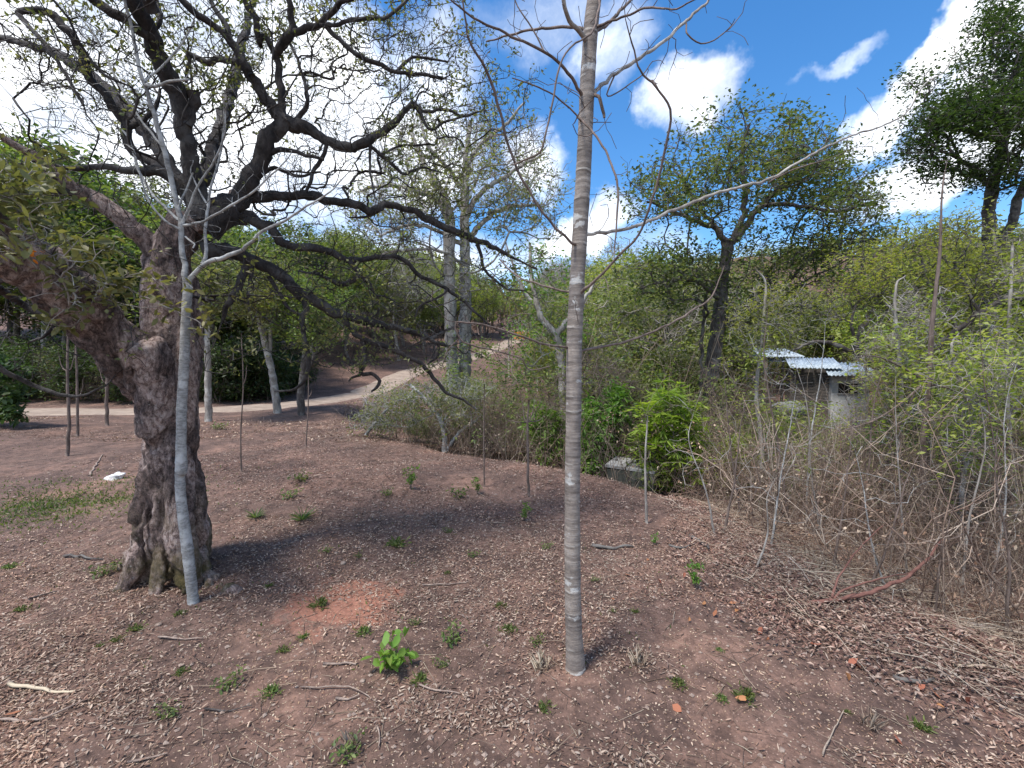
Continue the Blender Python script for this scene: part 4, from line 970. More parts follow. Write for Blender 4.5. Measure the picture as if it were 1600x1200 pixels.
for q, (lab, ch, lobes, lf, bk) in enumerate([
    ('slender grey tree leaning left beside the track, its thin crown just behind the drooping limb',
     [[(434, 652, 12.6, 6), (428, 600, 12.6, 5), (420, 560, 12.6, 4.5), (408, 510, 12.6, 4), (400, 470, 12.6, 3), (395, 420, 12.6, 2)], [(420, 560, 12.6, 3), (424, 520, 12.7, 3), (422, 470, 12.8, 2)]],
     [(400, 450, 70, 60, 12.6, 1.2, 90)], 'leaf_grey', 'bark_grey'),
    ('short dark-trunked tree at the corner of the clearing beside the track',
     [[(472, 655, 12, 6), (470, 620, 12, 5.5), (474, 580, 12, 5), (478, 540, 12, 4), (476, 480, 12, 3)], [(474, 590, 12, 3), (490, 560, 12, 2.5), (500, 520, 12, 2)]],
     [(490, 480, 70, 60, 12.2, 1.2, 110)], 'leaf_mid', 'bark_dark'),
    ('straight thin grey tree by the track immediately right of the old gnarled trunk',
     [[(326, 672, 10.8, 5.5), (325, 600, 10.8, 4.5), (324, 530, 10.8, 4), (322, 460, 10.8, 3), (318, 400, 10.8, 2)]],
     [(320, 430, 60, 60, 10.8, 1.2, 80)], 'leaf_grey', 'bark_grey')]):
    traced_tree('young_tree', lab, 'tree', ch, lobes, 40 + q, M[bk], M[lf], .25, .25, .006, 5, .12, (.10, .05), 500, .3, rmax=.03, gap=-.3)

# low thicket tree with pale horizontal spray over the bank
traced_tree('thicket_shrub', 'low spreading shrub with pale stems and feathery green sprays on the gully bank', 'shrub',
    [[(692, 745, 8.3, 5), (695, 700, 8.3, 4.5), (690, 660, 8.3, 3.5), (665, 625, 8.3, 2.4), (640, 600, 8.3, 1.6)], [(694, 710, 8.3, 3), (715, 680, 8.3, 2.5), (745, 655, 8.3, 2)], [(560, 700, 8.8, 3), (580, 670, 8.8, 2.6), (605, 640, 8.7, 2), (640, 615, 8.6, 1.4)]],
    [(640, 625, 90, 24, 8.4, .7, 110), (720, 610, 80, 25, 8.4, .6, 80), (600, 655, 60, 20, 8.6, .5, 60), (720, 650, 50, 20, 8.2, .4, 30)],
    47, M['bark_pale'], M['leaf_grey'], .15, .2, .004, 3, .06, (.06, .025), 1500, .22, rmax=.012, gap=-.3)

# right-hand saplings with yellow-green sprays
for q, (x, y0, D, top, lab) in enumerate([
    (1190, 700, 6.8, 420, 'slim light green sapling left of the hut roofs'), (1390, 720, 5.4, 470, 'thin leafy sapling just right of the small grey hut'),
    (1585, 760, 5.0, 380, 'yellow-green sapling at the right edge of the photo below the dark crown'),
    (1500, 820, 4.0, 520, 'leafy sapling between the bare pole sapling and the right edge'),
    (1410, 800, 5.0, 430, 'tall leafy sapling immediately left of the bare pole sapling'), (1545, 740, 6.2, 350, 'tall yellow-green sapling in front of the dark trunk at far right')]):
    rg = np.random.default_rng(60 + q); jx = rg.normal(size=4) * 8
    traced_tree('leafy_sapling', lab, 'sapling',
        [[(x, y0, D, 3.4), (x + jx[0], y0 - 80, D, 3), (x + jx[1], (y0 + top) / 2, D, 2.5), (x + jx[2], top + 30, D, 1.8), (x + jx[3], top, D, 1)]],
        [(x, (y0 + top) / 2 - 20, 70, (y0 - top) * .36, D, .6, 80), (x + 30, top + 50, 60, 40, D, .6, 40)],
        60 + q, M['bark_grey'], M['leaf_yellow'], .16, .25, .0035, 4, .07, (.055, .027), 700, .18, rmax=.01, gap=-.2, flat=.8, leafn=1500)


# ------------------------------------------------------------------ generic trees and shrubs, one of each kind, copied
def proto_tree(name, cat, hgt, lob, seed, bark, leaf, n_att=150, ln=10, lsig=.22, lsize=(.2, .1), trunk_r=.11, tipr=.012, twn=500, twl=.5, gap=-.35, lean=.3, trunks=1, flat=.6, nleaf=5500):
    """unit-free tree about hgt metres tall built round the origin"""
    rg = np.random.default_rng(seed); s = Skel(12000); chs = []
    for t in range(trunks):
        top = np.array([rg.normal() * lean, rg.normal() * lean, hgt * rg.uniform(.5, .65)]); b_ = np.array([rg.normal() * .12 * t, rg.normal() * .12 * t, -.25])
        pts = [b_, b_ * .5 + top * .33 + rg.normal(size=3) * .1, top * .68 + rg.normal(size=3) * .14, top]
        p, r = resample(pts, np.array([1.15, .85, .62, .4]) * trunk_r * (1 if t == 0 else .7), .22, .2); chs.append((p, r)); s.chain(p, r, -1 if t == 0 else 'near')
    nl = s.n; att = []
    for (x, y, z, rx, rz, n) in lob:
        d = nrm(rg.normal(size=(n, 3))) * rg.uniform(.25, 1, (n, 1)) ** .5
        att.append(np.array([x, y, z]) + d * np.array([rx, rx, rz]))
    att = np.vstack(att); att = att[att[:, 2] > .15]
    s.attract(att, .35, .25, .25, .3, rg, start=max(1, len(chs[0][0]) // 3)); na = s.n; s.radii(tipr, .42, trunk_r * .5)
    s.twigs(twn, twl, 3, trunk_r * .4, .45, rg, .15, nl); s.r[na:s.n] = tipr * .5
    V_, F_ = merge_mesh([(tube(p, r, 8, True, .05, seed)[0], list(tube(p, r, 8, True, .05, seed)[1:])) for p, r in chs])
    mt = make_mesh('trunk', V_, F_, bark); sel = np.zeros(s.n, bool); sel[nl:] = True
    V_, F_ = s.mesh(3, sel); mtw = make_mesh('branches', V_, F_, bark)
    tp = s.p[nl:s.n][s.r[nl:s.n] < tipr * 1.4]; tp = tp[fbm(tp[:, 0] + tp[:, 1], tp[:, 2], .9, 2, seed) > gap]
    tp = tp[rg.choice(len(tp), nleaf // 7 if ln > 2 else min(len(tp), 500))]
    V_, F_ = leaves(around(tp, 7 if ln > 2 else 2, lsig, rg), *lsize, rg, flat, .1); mc = make_mesh('crown', V_, F_, leaf) if len(V_) else None
    root = thing(name, 'x', cat); obj('trunk', mt, root); obj('branches', mtw, root, kind='stuff')
    if mc: obj('crown', mc, root, kind='stuff')
    root['_h'] = hgt; return root


PT = {}
LB = {'round': lambda h: [(0, 0, h * .68, h * .27, h * .28, 100), (h * .15, h * .05, h * .5, h * .2, h * .18, 40), (-h * .16, 0, h * .55, h * .2, h * .18, 40)],
      'tall': lambda h: [(0, 0, h * .72, h * .2, h * .28, 110), (0, h * .05, h * .42, h * .2, h * .2, 50)],
      'flat': lambda h: [(0, 0, h * .8, h * .36, h * .15, 90), (h * .25, 0, h * .65, h * .2, h * .1, 35), (-h * .22, h * .1, h * .62, h * .2, h * .1, 35), (0, -h * .1, h * .5, h * .25, h * .1, 25)]}
for key, kind, h, seed, bk, lf, kw in [
    ('darkA', 'round', 7, 101, 'bark_dark', 'leaf_dark', {}), ('darkB', 'tall', 7, 102, 'bark_grey', 'leaf_dark', {}),
    ('midA', 'round', 7, 103, 'bark_grey', 'leaf_mid', dict(nleaf=7500)), ('midB', 'flat', 7, 104, 'bark_dark', 'leaf_mid', {}),
    ('greyA', 'tall', 7, 105, 'bark_grey', 'leaf_grey', dict(ln=6, gap=-.2, lsize=(.15, .075), twn=900)), ('greyB', 'flat', 7, 106, 'bark_grey', 'leaf_grey', dict(ln=6, gap=-.2, lsize=(.15, .075), twn=900)),
    ('yelA', 'round', 6, 107, 'bark_grey', 'leaf_yellow', dict(ln=7, gap=-.2, lsize=(.13, .06), twn=700, nleaf=7000)), ('yelB', 'flat', 6, 108, 'bark_dark', 'leaf_yellow', dict(ln=7, gap=-.2, lsize=(.13, .06), twn=700, nleaf=7000)),
    ('bare', 'tall', 7, 109, 'bark_grey', 'leaf_grey', dict(ln=1, gap=.1, lsize=(.12, .05), twn=2600, twl=.7)), ('bareB', 'round', 6, 110, 'bark_pale', 'leaf_grey', dict(ln=1, gap=.1, lsize=(.12, .05), twn=2600, twl=.7))]:
    PT[key] = proto_tree('forest_tree' if key[:4] != 'bare' else 'bare_tree', 'tree', h, LB[kind](h), seed, M[bk], M[lf], **kw)
SH = {}
for key, h, seed, bk, lf, kw in [
    ('dense', 2.2, 121, 'bark_brown', 'leaf_dark', dict(nleaf=4000, ln=7, lsize=(.12, .055), lsig=.12)), ('green', 2.0, 122, 'bark_brown', 'leaf_mid', dict(ln=6, lsize=(.10, .05), lsig=.10)),
    ('yellow', 2.0, 123, 'bark_grey', 'leaf_yellow', dict(ln=4, lsize=(.085, .04), lsig=.10, gap=-.15)), ('bright', 1.8, 124, 'bark_brown', 'leaf_bright', dict(ln=5, lsize=(.11, .04), lsig=.1)),
    ('dry', 2.0, 125, 'stick', 'leaf_grey', dict(ln=1, lsize=(.07, .03), twn=1800, twl=.4, gap=0.05)), ('twiggy', 2.2, 126, 'bark_brown', 'leaf_grey', dict(ln=2, lsize=(.07, .03), twn=1800, twl=.4, gap=-.05))]:
    a = dict(tipr=.004, trunk_r=.022, twn=500, twl=.25, trunks=4, lean=.35, nleaf=2000); a.update(kw)
    SH[key] = proto_tree('shrub', 'shrub', h, [(0, 0, h * .6, h * .42, h * .38, 110), (.2, .1, h * .35, h * .45, h * .28, 70)], seed, M[bk], M[lf], **a)

SKY = np.array([(-400, 150), (0, 195), (100, 215), (200, 265), (300, 320), (450, 335), (560, 355), (650, 385), (780, 415), (870, 410), (930, 375), (1000, 335), (1100, 340), (1200, 340), (1300, 340), (1420, 330), (1600, 290), (2000, 270)])


def skyline(px): return np.interp(px, SKY[:, 0], SKY[:, 1])


def road_far(x, y, m): return pdist(ROAD, np.array([x]), np.array([y]))[0][0] > m


rg = np.random.default_rng(77); used = {}; placed = []


def place(dic, key, x, y, s, label, group, rz=None, szf=1.0):
    src = dic[key]; z = gz(x, y) - .03; rz = rg.uniform(0, 6.28) if rz is None else rz
    if used.get(src.name):
        r = copy_tree(src, (x, y, z), rz, s, label, group, s * szf)
    else:
        r = src; r.location = (x, y, z); r.rotation_euler = (0, 0, rz); r.scale = (s, s, s * szf); r['label'] = label; r['group'] = group
    used[src.name] = True; return r


DESC = {'darkA': 'dark green round-crowned tree', 'darkB': 'tall dark green tree', 'midA': 'mid green bushy tree', 'midB': 'flat-topped mid green tree', 'greyA': 'thin grey-green half-leafed tree',
        'greyB': 'spreading grey-green half-leafed tree', 'yelA': 'yellow-green round-crowned tree', 'yelB': 'flat-topped yellow-green tree', 'bare': 'almost leafless grey tree', 'bareB': 'pale leafless branching tree',
        'dense': 'dense dark green shrub', 'green': 'mid green shrub', 'yellow': 'yellow-green shrub', 'bright': 'fresh bright green shrub', 'dry': 'dry leafless tan shrub', 'twiggy': 'brown twiggy shrub'}
ZONES = [  # name, x range fn, y range, count, keys, min spacing, height fraction range
    ('in the wood behind the dirt track', lambda y: (-y * 1.35, -y * .42), (17.5, 34), 46, ['darkA', 'darkB', 'midA', 'midA', 'greyA', 'darkA', 'midB', 'greyB'], 1.7, (.7, 1.05)),
    ('on the slope beyond the gully in the centre', lambda y: (-y * .40, y * .25), (20, 60), 56, ['greyA', 'midB', 'midA', 'yelA', 'bare', 'greyB', 'midA', 'yelB'], 2.2, (.6, 1.0)),
    ('in the gully right of the slim tree', lambda y: (y * .12, y * .62), (11, 34), 24, ['midA', 'yelA', 'greyB', 'midB', 'yelB', 'greyA', 'yelA', 'bareB'], 2.2, (.5, .95)),
    ('in the thicket behind the right bank', lambda y: (y * .75, y * 1.3), (9, 34), 26, ['yelA', 'yelB', 'midA', 'greyA', 'midB', 'bareB', 'yelB'], 2.0, (.5, .98)),
    ('on the hillside above the hut', lambda y: (y * .2, y * 1.3), (44, 78), 44, ['greyA', 'bare', 'yelA', 'greyB', 'bareB', 'midA'], 2.6, (.6, 1.0))]
for zn, xf, (y0, y1), cnt, keys, sp, (f0, f1) in ZONES:
    tries = 0; c = 0
    while c < cnt and tries < 3000:
        tries += 1; y = rg.uniform(y0, y1); a, b_ = xf(y); x = rg.uniform(a, b_)
        if not road_far(x, y, 2.4): continue
        if any((x - u) ** 2 + (y - v) ** 2 < sp * sp for u, v in placed): continue
        z = gz(x, y); px, _ = _proj(x, y, z)
        if (1120 if y > 20 else 1060) < px < (1440 if y > 14 else 1500) and y < 42: continue
        if 680 < px < 860 and y < 40: continue
        if 470 < px < 690 and y < 27: continue          # the hut shows through here
        if 690 < px < 870 and 19 < y < 50 and rg.random() < .75: continue   # the track climbing the hill
        if px < -120 or px > 1720: continue
        key = keys[c % len(keys)]; full = EYE + (560 - skyline(px)) * y / F - z
        s = full * rg.uniform(f0, f1) / PT[key]['_h']
        s = min(max(s, .35), 1.7); place(PT, key, x, y, s, DESC[key] + ' ' + zn, 'trees ' + zn); placed.append((x, y)); c += 1

# shrubs
SZ = [('along the far side of the dirt track', lambda y: (-y * 1.35, -y * .45), (16.2, 22), 60, ['dense', 'dense', 'green', 'twiggy', 'dense'], .9, (.6, 1.25)),
      ('in the gully left of the slim tree', lambda y: (-.52 * y + 2.2, .12 * y), (8.5, 22), 60, ['twiggy', 'dry', 'green', 'dry', 'yellow', 'twiggy', 'dry'], .75, (.45, .85)),
      ('in the gully right of the slim tree', lambda y: (.16 * y, .62 * y), (6.8, 22), 70, ['twiggy', 'green', 'dry', 'yellow', 'dry', 'bright', 'twiggy'], .75, (.45, .95)),
      ('in the thicket on the right bank', lambda y: (.62 * y + .4, 1.28 * y), (4.6, 17), 60, ['dry', 'twiggy', 'dry', 'yellow', 'dry', 'twiggy', 'yellow'], .62, (.4, .9)),
      ('on the slopes beyond the gully', lambda y: (-.3 * y, 1.2 * y), (22, 48), 100, ['twiggy', 'green', 'dry', 'yellow', 'twiggy'], 1.3, (.8, 1.5))]
pl2 = []
for zn, xf, (y0, y1), cnt, keys, sp, (f0, f1) in SZ:
    tries = 0; c = 0
    while c < cnt and tries < 4000:
        tries += 1; y = y0 + (y1 - y0) * rg.random() ** 1.25; a, b_ = xf(y); x = rg.uniform(a, b_)
        if not road_far(x, y, 2.1): continue
        d_, s_ = pdist(EDGE, np.array([x]), np.array([y]))
        if 'track' not in zn and (s_[0] > 0 or d_[0] < (.75 if y < 9 else .5)): continue
        if any((x - u) ** 2 + (y - v) ** 2 < sp * sp for u, v in pl2): continue
        z = gz(x, y); px, _ = _proj(x, y, z)
        if px < -120 or px > 1720: continue
        key = keys[c % len(keys)]; s = rg.uniform(f0, f1)
        if y < 6.5: key = 'dry' if c % 2 else 'twiggy'
        if 470 < px < 690 and y < 21: s = min(s, max(.15, (EYE - (640 - 560) / F * y - z) / 2.3))
        if 690 < px < 860 and y < 30: s = min(s, max(.15, (EYE - (592 - 560) / F * y - z) / 2.3))
        if 1180 < px < 1375: s = min(s, max(.12, (EYE - (628 - 560) / F * y - z) / 2.3))
        if 690 < px < 870 and y > 19: s *= .6
        place(SH, key, x, y, s, DESC[key] + ' ' + zn, 'shrubs ' + zn); pl2.append((x, y)); c += 1
for dic in (PT, SH):
    for src in dic.values():
        if not used.get(src.name):
            for ch in list(src.children): bpy.data.objects.remove(ch)
            bpy.data.objects.remove(src)
        else: del src['_h']
for o in list(C.objects):
    if '_h' in o.keys(): del o['_h']

# far woods: one mass on the hills
rg = np.random.default_rng(88); n = 2300
y = 62 + 190 * rg.random(n) ** 1.3; x = rg.uniform(-1.5, 1.45, n) * y; z = height(x, y, False); h = rg.uniform(3.5, 7.5, n)
cen = np.c_[x, y, z]
q = np.repeat(np.arange(n), 50); d = nrm(rg.normal(size=(len(q), 3))) * rg.uniform(.3, 1, (len(q), 1)) ** .4
pt = cen[q] + np.c_[d[:, 0] * h[q] * .45, d[:, 1] * h[q] * .45, h[q] * .58 + d[:, 2] * h[q] * .42]
kindr = rg.random(n); V_, F_ = None, None
for lab, lf, lo, hi in [('pale grey-green wood covering the far hills', 'leaf_grey', 0, .55), ('greener crowns scattered through the far hill wood', 'leaf_mid', .55, .8), ('yellow-green crowns scattered through the far hill wood', 'leaf_yellow', .8, 1)]:
    m_ = (kindr[q] >= lo) & (kindr[q] < hi); V_, F_ = leaves(pt[m_], 1.0, .55, rg, .4, .1); o = obj('far_wood', make_mesh('far_wood', V_, F_, M[lf]), kind='stuff'); tag(o, lab, 'wood')
s = Skel(60000)
V_ = []; F3 = []
a = np.linspace(0, 2 * np.pi, 3, endpoint=False); ring_ = np.c_[np.cos(a), np.sin(a), np.zeros(3)]
nb_ = 9000; y = 56 + 150 * rg.random(nb_) ** 1.2; x = rg.uniform(-1.5, 1.45, nb_) * y; z = height(x, y, False); hh = rg.uniform(2, 6.5, nb_); b_ = np.c_[x, y, z - .2]
tp = b_ + np.c_[rg.normal(size=(nb_, 2)) * .7, hh]
V_ = np.stack([b_[:, None] + ring_ * .09, tp[:, None] + ring_ * .03], 1).reshape(-1, 3); i6 = np.arange(nb_)[:, None] * 6
Fq = np.vstack([i6 + np.array([j_, (j_ + 1) % 3, (j_ + 1) % 3 + 3, j_ + 3]) for j_ in range(3)])
o = obj('far_trunks', make_mesh('far_trunks', V_, [Fq], M['stem_tan']), kind='stuff'); tag(o, 'thin bare stems and trunks standing in the far hill wood', 'wood')


# ------------------------------------------------------------------ dry brush: thousands of thin stems
def stem_field(b_, h, lean, r0, rg, ns=6, nbr=4, brl=.4, bend=.2, sides=3, wob=.03, dr=None):
    """vectorised arching stems with side twigs -> V, F"""
    n = len(b_); dirs = nrm(np.c_[rg.normal(size=(n, 2)) * lean, np.ones(n)]) if dr is None else dr
    bd = np.c_[rg.normal(size=(n, 2)), rg.normal(size=n) * .3 - .25] * bend
    t = np.linspace(0, 1, ns + 1)
    Pn = b_[:, None] + h[:, None, None] * (dirs[:, None] * t[None, :, None] + bd[:, None] * (t ** 2)[None, :, None])
    Pn[:, 1:] += rg.normal(size=Pn[:, 1:].shape) * wob * h[:, None, None]
    R = (r0[:, None] if np.ndim(r0) else r0) * (1 - .75 * t)[None] * np.ones((n, 1))
    sets = [(Pn, R)]
    if nbr:
        q = np.repeat(np.arange(n), nbr); k = rg.integers(1, ns, len(q)); bp = Pn[q, k]; bl = h[q] * brl * rg.uniform(.4, 1.2, len(q))
        ax = nrm(Pn[q, k] - Pn[q, k - 1]); d = nrm(ax * .8 + rg.normal(size=(len(q), 3)) * .6)
        t2 = np.linspace(0, 1, 4); b2 = bp[:, None] + bl[:, None, None] * (d[:, None] * t2[None, :, None] + (rg.normal(size=(len(q), 1, 3)) * .25) * (t2 ** 2)[None, :, None])
        b2[:, 1:] += rg.normal(size=b2[:, 1:].shape) * .05 * bl[:, None, None]
        sets.append((b2, R[q, k][:, None] * .7 * (1 - .7 * t2)[None]))
    out = []
    a = np.linspace(0, 2 * np.pi, sides, endpoint=False)
    for p, r in sets:
        tt = nrm(np.gradient(p, axis=1)); ref = np.array([.61, .7, .37]); u = nrm(np.cross(tt, ref)); w = np.cross(tt, u)
        V_ = p[:, :, None] + r[:, :, None, None] * (np.cos(a)[None, None, :, None] * u[:, :, None] + np.sin(a)[None, None, :, None] * w[:, :, None])
        m_, k_ = p.shape[0], p.shape[1]; V_ = V_.reshape(-1, 3)
        base = (np.arange(m_)[:, None] * k_ + np.arange(k_ - 1)[None]).ravel() * sides
        Fq = np.vstack([np.stack([base + j_, base + (j_ + 1) % sides, base + sides + (j_ + 1) % sides, base + sides + j_], 1) for j_ in range(sides)])
        out.append((V_, [Fq]))
    return merge_mesh(out), sets


def scatter(n, xr, yr, rg, cond=None, yp=1.0):
    y = yr[0] + (yr[1] - yr[0]) * rg.random(n) ** yp; x = rg.uniform(0, 1, n)
    a, b_ = xr(y); x = a + (b_ - a) * x
    if cond is not None:
        m_ = cond(x, y); x, y = x[m_], y[m_]
    return np.c_[x, y, height(x, y) - .01]


def gully(mn, mx=99):
    def f(x, y):
        d, s = pdist(EDGE, x, y); return (s < 0) & (d > mn) & (d < mx)
    return f


rg = np.random.default_rng(300)
for lab, n, xr, yr, cond, hh, rr, m_, nbr, yp, ln_ in [
    ('tangle of dry tan weed stems along the right bank', 2700, lambda y: (.25 * y, 1.3 * y), (1.9, 9), gully(.25, 4.5), (.25, 1.05), .0026, 'stem_tan', 4, 1.2, .35),
    ('taller brown leafless stems in the thicket behind the right bank', 1300, lambda y: (.3 * y, 1.3 * y), (3.4, 16), gully(1.0), (.9, 2.2), .0042, 'stem_tan', 5, 1.2, .16),
    ('dry brown brush along the edge of the gully', 2600, lambda y: (-.6 * y, .3 * y), (5.4, 15), gully(.15, 3), (.25, 1.1), .0045, 'stem_tan', 4, 1.0, .3),
    ('thin grey and brown stems standing in the gully', 1900, lambda y: (-.35 * y, .9 * y), (8, 26), gully(1.2), (1.2, 3.8), .010, 'stem_tan', 5, 1.1, .14),
    ('dry brush on the far slope beside the climbing track', 1300, lambda y: (-.5 * y, 1.2 * y), (16, 55), lambda x, y: pdist(ROAD, x, y)[0] > 1.9, (.8, 3.2), .014, 'stem_tan', 4, 1.1, .2)]:
    B = scatter(n, xr, yr, rg, cond, yp); h_ = rg.uniform(*hh, len(B))
    pxs = 800 + F * B[:, 0] / B[:, 1]; win = (pxs > 1185) & (pxs < 1370); h_ = np.where(win & (rg.random(len(B)) < .93), np.minimum(h_, np.maximum(.1, (EYE - (636 - 560) / F * B[:, 1] - B[:, 2]))), h_); win = (pxs > 690) & (pxs < 855) & (B[:, 1] < 30); w5 = (pxs > 470) & (pxs < 690) & (B[:, 1] < 21); h_ = np.where(w5, np.minimum(h_, np.maximum(.15, (EYE - (625 + 25 * rg.random(len(B)) - 560) / F * B[:, 1] - B[:, 2]))), h_); h_ = np.where(win, np.minimum(h_, np.maximum(.15, (EYE - (590 + 20 * rg.random(len(B)) - 560) / F * B[:, 1] - B[:, 2]))), h_)
    if 'far slope' in lab or 'standing in' in lab:
        pxs = 800 + F * B[:, 0] / B[:, 1]; k_ = ~((pxs > 690) & (pxs < 860) & (B[:, 1] > 18) & (rg.random(len(B)) < .7)) & ~((pxs > 1190) & (pxs < 1380) & (rg.random(len(B)) < .6)); B, h_ = B[k_], h_[k_]
    (V_, F_), _ = stem_field(B, h_, ln_, rr * rg.uniform(.5, 1.5, len(B)), rg, ns=5, nbr=nbr + (2 if 'right bank' in lab else 0))
    tag(obj('dry_brush', make_mesh('dry_brush', V_, F_, M[m_]), kind='stuff'), lab, 'brush')
# fallen straw and cut stalks lying on the bank
B = scatter(1900, lambda y: (.35 * y, 1.3 * y), (1.5, 6.5), rg, lambda x, y: (lambda d, s: ((s < 0) & (d < 1.6)) | ((s > 0) & (d < .55) & (rg.random(len(d)) < .5)))(*pdist(EDGE, x, y)))
n = len(B); B[:, 2] += rg.uniform(.0, .09, n); dirs = nrm(np.c_[.9 + rg.normal(size=n) * .55, -.55 + rg.normal(size=n) * .6, rg.normal(size=n) * .10 - .04])
(V_, F_), _ = stem_field(B, rg.uniform(.2, .9, n), 0, .0028 * rg.uniform(.5, 1.5, n), rg, nbr=1, bend=.12, dr=dirs)
tag(obj('straw', make_mesh('straw', V_, F_, M['stem_straw']), kind='stuff'), 'pale fallen straw and cut stalks heaped along the right bank', 'straw')
B = scatter(3600, lambda y: (-.3 * y, 1.3 * y), (2.4, 13), rg, gully(.3), 1.1); B[:, 2] += rg.uniform(.05, 1.0, len(B)) * np.minimum(1, B[:, 1] / 5)
V_, F_ = leaves6(around(B, 5, .05, rg), .032, .016, rg, -.2, .3, .6); tag(obj('dead_leaves', make_mesh('dead_leaves', V_, F_, M['litter']), kind='stuff'), 'dead curled leaves caught in the dry brush', 'dead leaves')
B = scatter(420, lambda y: (.3 * y, 1.3 * y), (2.6, 10), rg, gully(.5)); (V_, F_), _ = stem_field(B, rg.uniform(.5, 1.7, len(B)), .45, .0065 * rg.uniform(.6, 1.6, len(B)), rg, ns=5, nbr=7, brl=.45, bend=.3, sides=4, wob=.04)
tag(obj('dry_brush', make_mesh('dry_brush', V_, F_, M['stem_straw']), kind='stuff'), 'thicker pale broken stems leaning through the brush', 'brush')
# leafy undergrowth flecks in thicket
for lab, n, xr, yr, cond, m_, sz in [
    ('sparse yellow-green leaves on the stems behind the right bank', 520, lambda y: (.3 * y, 1.3 * y), (4.2, 14), gully(1.2), 'leaf_yellow', (.055, .027)),
    ('green undergrowth leaves down in the gully', 900, lambda y: (-.3 * y, .7 * y), (7.5, 20), gully(1.0), 'leaf_mid', (.085, .04)),
    ('low leaves along the foot of the wood behind the track', 700, lambda y: (-1.4 * y, -.4 * y), (16.6, 24), lambda x, y: pdist(ROAD, x, y)[0] > 2, 'leaf_dark', (.13, .06))]:
    B = scatter(n, xr, yr, rg, cond); h_ = rg.uniform(.3, 2.2, len(B)) * (1 if 'gully' not in lab else 1.0)
    B[:, 2] += h_; pt = around(around(B, 4, .22, rg), 9, .06, rg); q_ = (800 + F * pt[:, 0] / pt[:, 1], 560 - F * (pt[:, 2] - EYE) / pt[:, 1]); pt = pt[~((q_[0] > 1195) & (q_[0] < 1360) & (q_[1] > 540) & (q_[1] < 626))]; pt = pt[~((800 + F * pt[:, 0] / pt[:, 1] > 470) & (800 + F * pt[:, 0] / pt[:, 1] < 690) & (560 - F * (pt[:, 2] - EYE) / pt[:, 1] < 640))]; V_, F_ = leaves(pt, *sz, rg, .7, .1)
    tag(obj('undergrowth', make_mesh('undergrowth', V_, F_, M[m_]), kind='stuff'), lab, 'undergrowth')

# individual tall bare stems in the thicket (px, foot py, depth, top px, top py, half width)
stems = [(1235, 800, 4.6, 1200, 480, 2.6, 'brown'), (1262, 760, 4.8, 1290, 500, 2, 'pale'), (1338, 790, 4.2, 1385, 560, 2.6, 'brown'), (1300, 905, 3.4, 1330, 640, 2.2, 'brown'),
         (1352, 960, 3.0, 1440, 700, 2.4, 'brown'), (1500, 960, 3.2, 1530, 620, 2.6, 'grey'), (1570, 1010, 2.6, 1560, 660, 2.8, 'brown'), (1130, 870, 4.0, 1165, 620, 2.4, 'brown'),
         (1118, 850, 3.9, 1085, 640, 2, 'grey'), (1420, 900, 3.4, 1400, 580, 2, 'grey'), (1205, 850, 3.8, 1245, 600, 2, 'pale'), (1160, 800, 4.6, 1130, 560, 2, 'brown'),
         (1390, 930, 3.1, 1335, 700, 2, 'pale'), (1545, 930, 3.4, 1590, 560, 2, 'pale'), (1460, 1000, 2.8, 1500, 760, 2, 'brown'), (1285, 830, 4.2, 1240, 560, 1.8, 'grey'),
         (1590, 900, 3.6, 1530, 480, 2, 'brown'), (1180, 930, 3.3, 1215, 740, 2, 'grey')]
COLM = {'brown': 'bark_brown', 'pale': 'bark_pale', 'grey': 'bark_grey'}
LMK = ['below the hut roofs', 'in front of the hut wall', 'right of the hut', 'above the red branch', 'crossing the end of the red branch', 'right of the bare pole sapling', 'nearest the right edge',
       'below the spreading tree', 'first on the bank right of the green bush', 'just left of the bare pole sapling', 'over the middle of the bank', 'beside the spreading tree trunk', 'behind the red branch', 'under the yellow-green sapling at the edge',
       'over the broken board', 'left of the hut wall, leaning left', 'leaning left at the right edge', 'at the left tip of the red branch']
for q, (x0, y0, D, x1, y1, hw, cn) in enumerate(stems):
    b_ = P(x0, y0, D); b_[2] = gz(b_[0], b_[1]) - .03; x0p, y0p = _proj(*b_); r_ = np.random.default_rng(400 + q)
    sp = [(x0p, y0p, D, hw * 1.3), (x0p * .6 + x1 * .4 + r_.normal() * 7, y0p * .6 + y1 * .4, D, hw), (x0p * .25 + x1 * .75 + r_.normal() * 7, y0p * .25 + y1 * .75, D, hw * .8), (x1, y1, D, hw * .35)]
    p, r = pxchain(sp, .06, .12); r = r * .8 * np.linspace(.95, .45, len(r)); s = Skel(1500); s.chain(p, r); nl = s.n
    k_ = r_.integers(len(p) // 4, len(p), 22); att = p[k_] + r_.normal(size=(22, 3)) * .2 + np.array([0, 0, .15]); s.attract(att, .07, .1, .1, .4, r_, start=3); s.radii(.0015, .4, .004); s.twigs(14, .12, 3, .004, .4, r_, .2, nl)
    s.r[:s.n] = np.maximum(s.r[:s.n], .0011); sel = np.zeros(s.n, bool); sel[nl:] = True
    R_ = thing('bare_sapling', 'thin %s leafless sapling %s' % (cn, LMK[q]), 'sapling', b_, 'leafless saplings in the right-hand brush')
    V_, Q_, T_ = tube(p - b_, r, 7); obj('stem', make_mesh('stem', V_, [Q_, T_], M[COLM[cn]]), R_)
    V_, F_ = s.mesh(3, sel, b_); obj('twigs', make_mesh('twigs', V_, F_, M[COLM[cn]]), R_, kind='stuff')

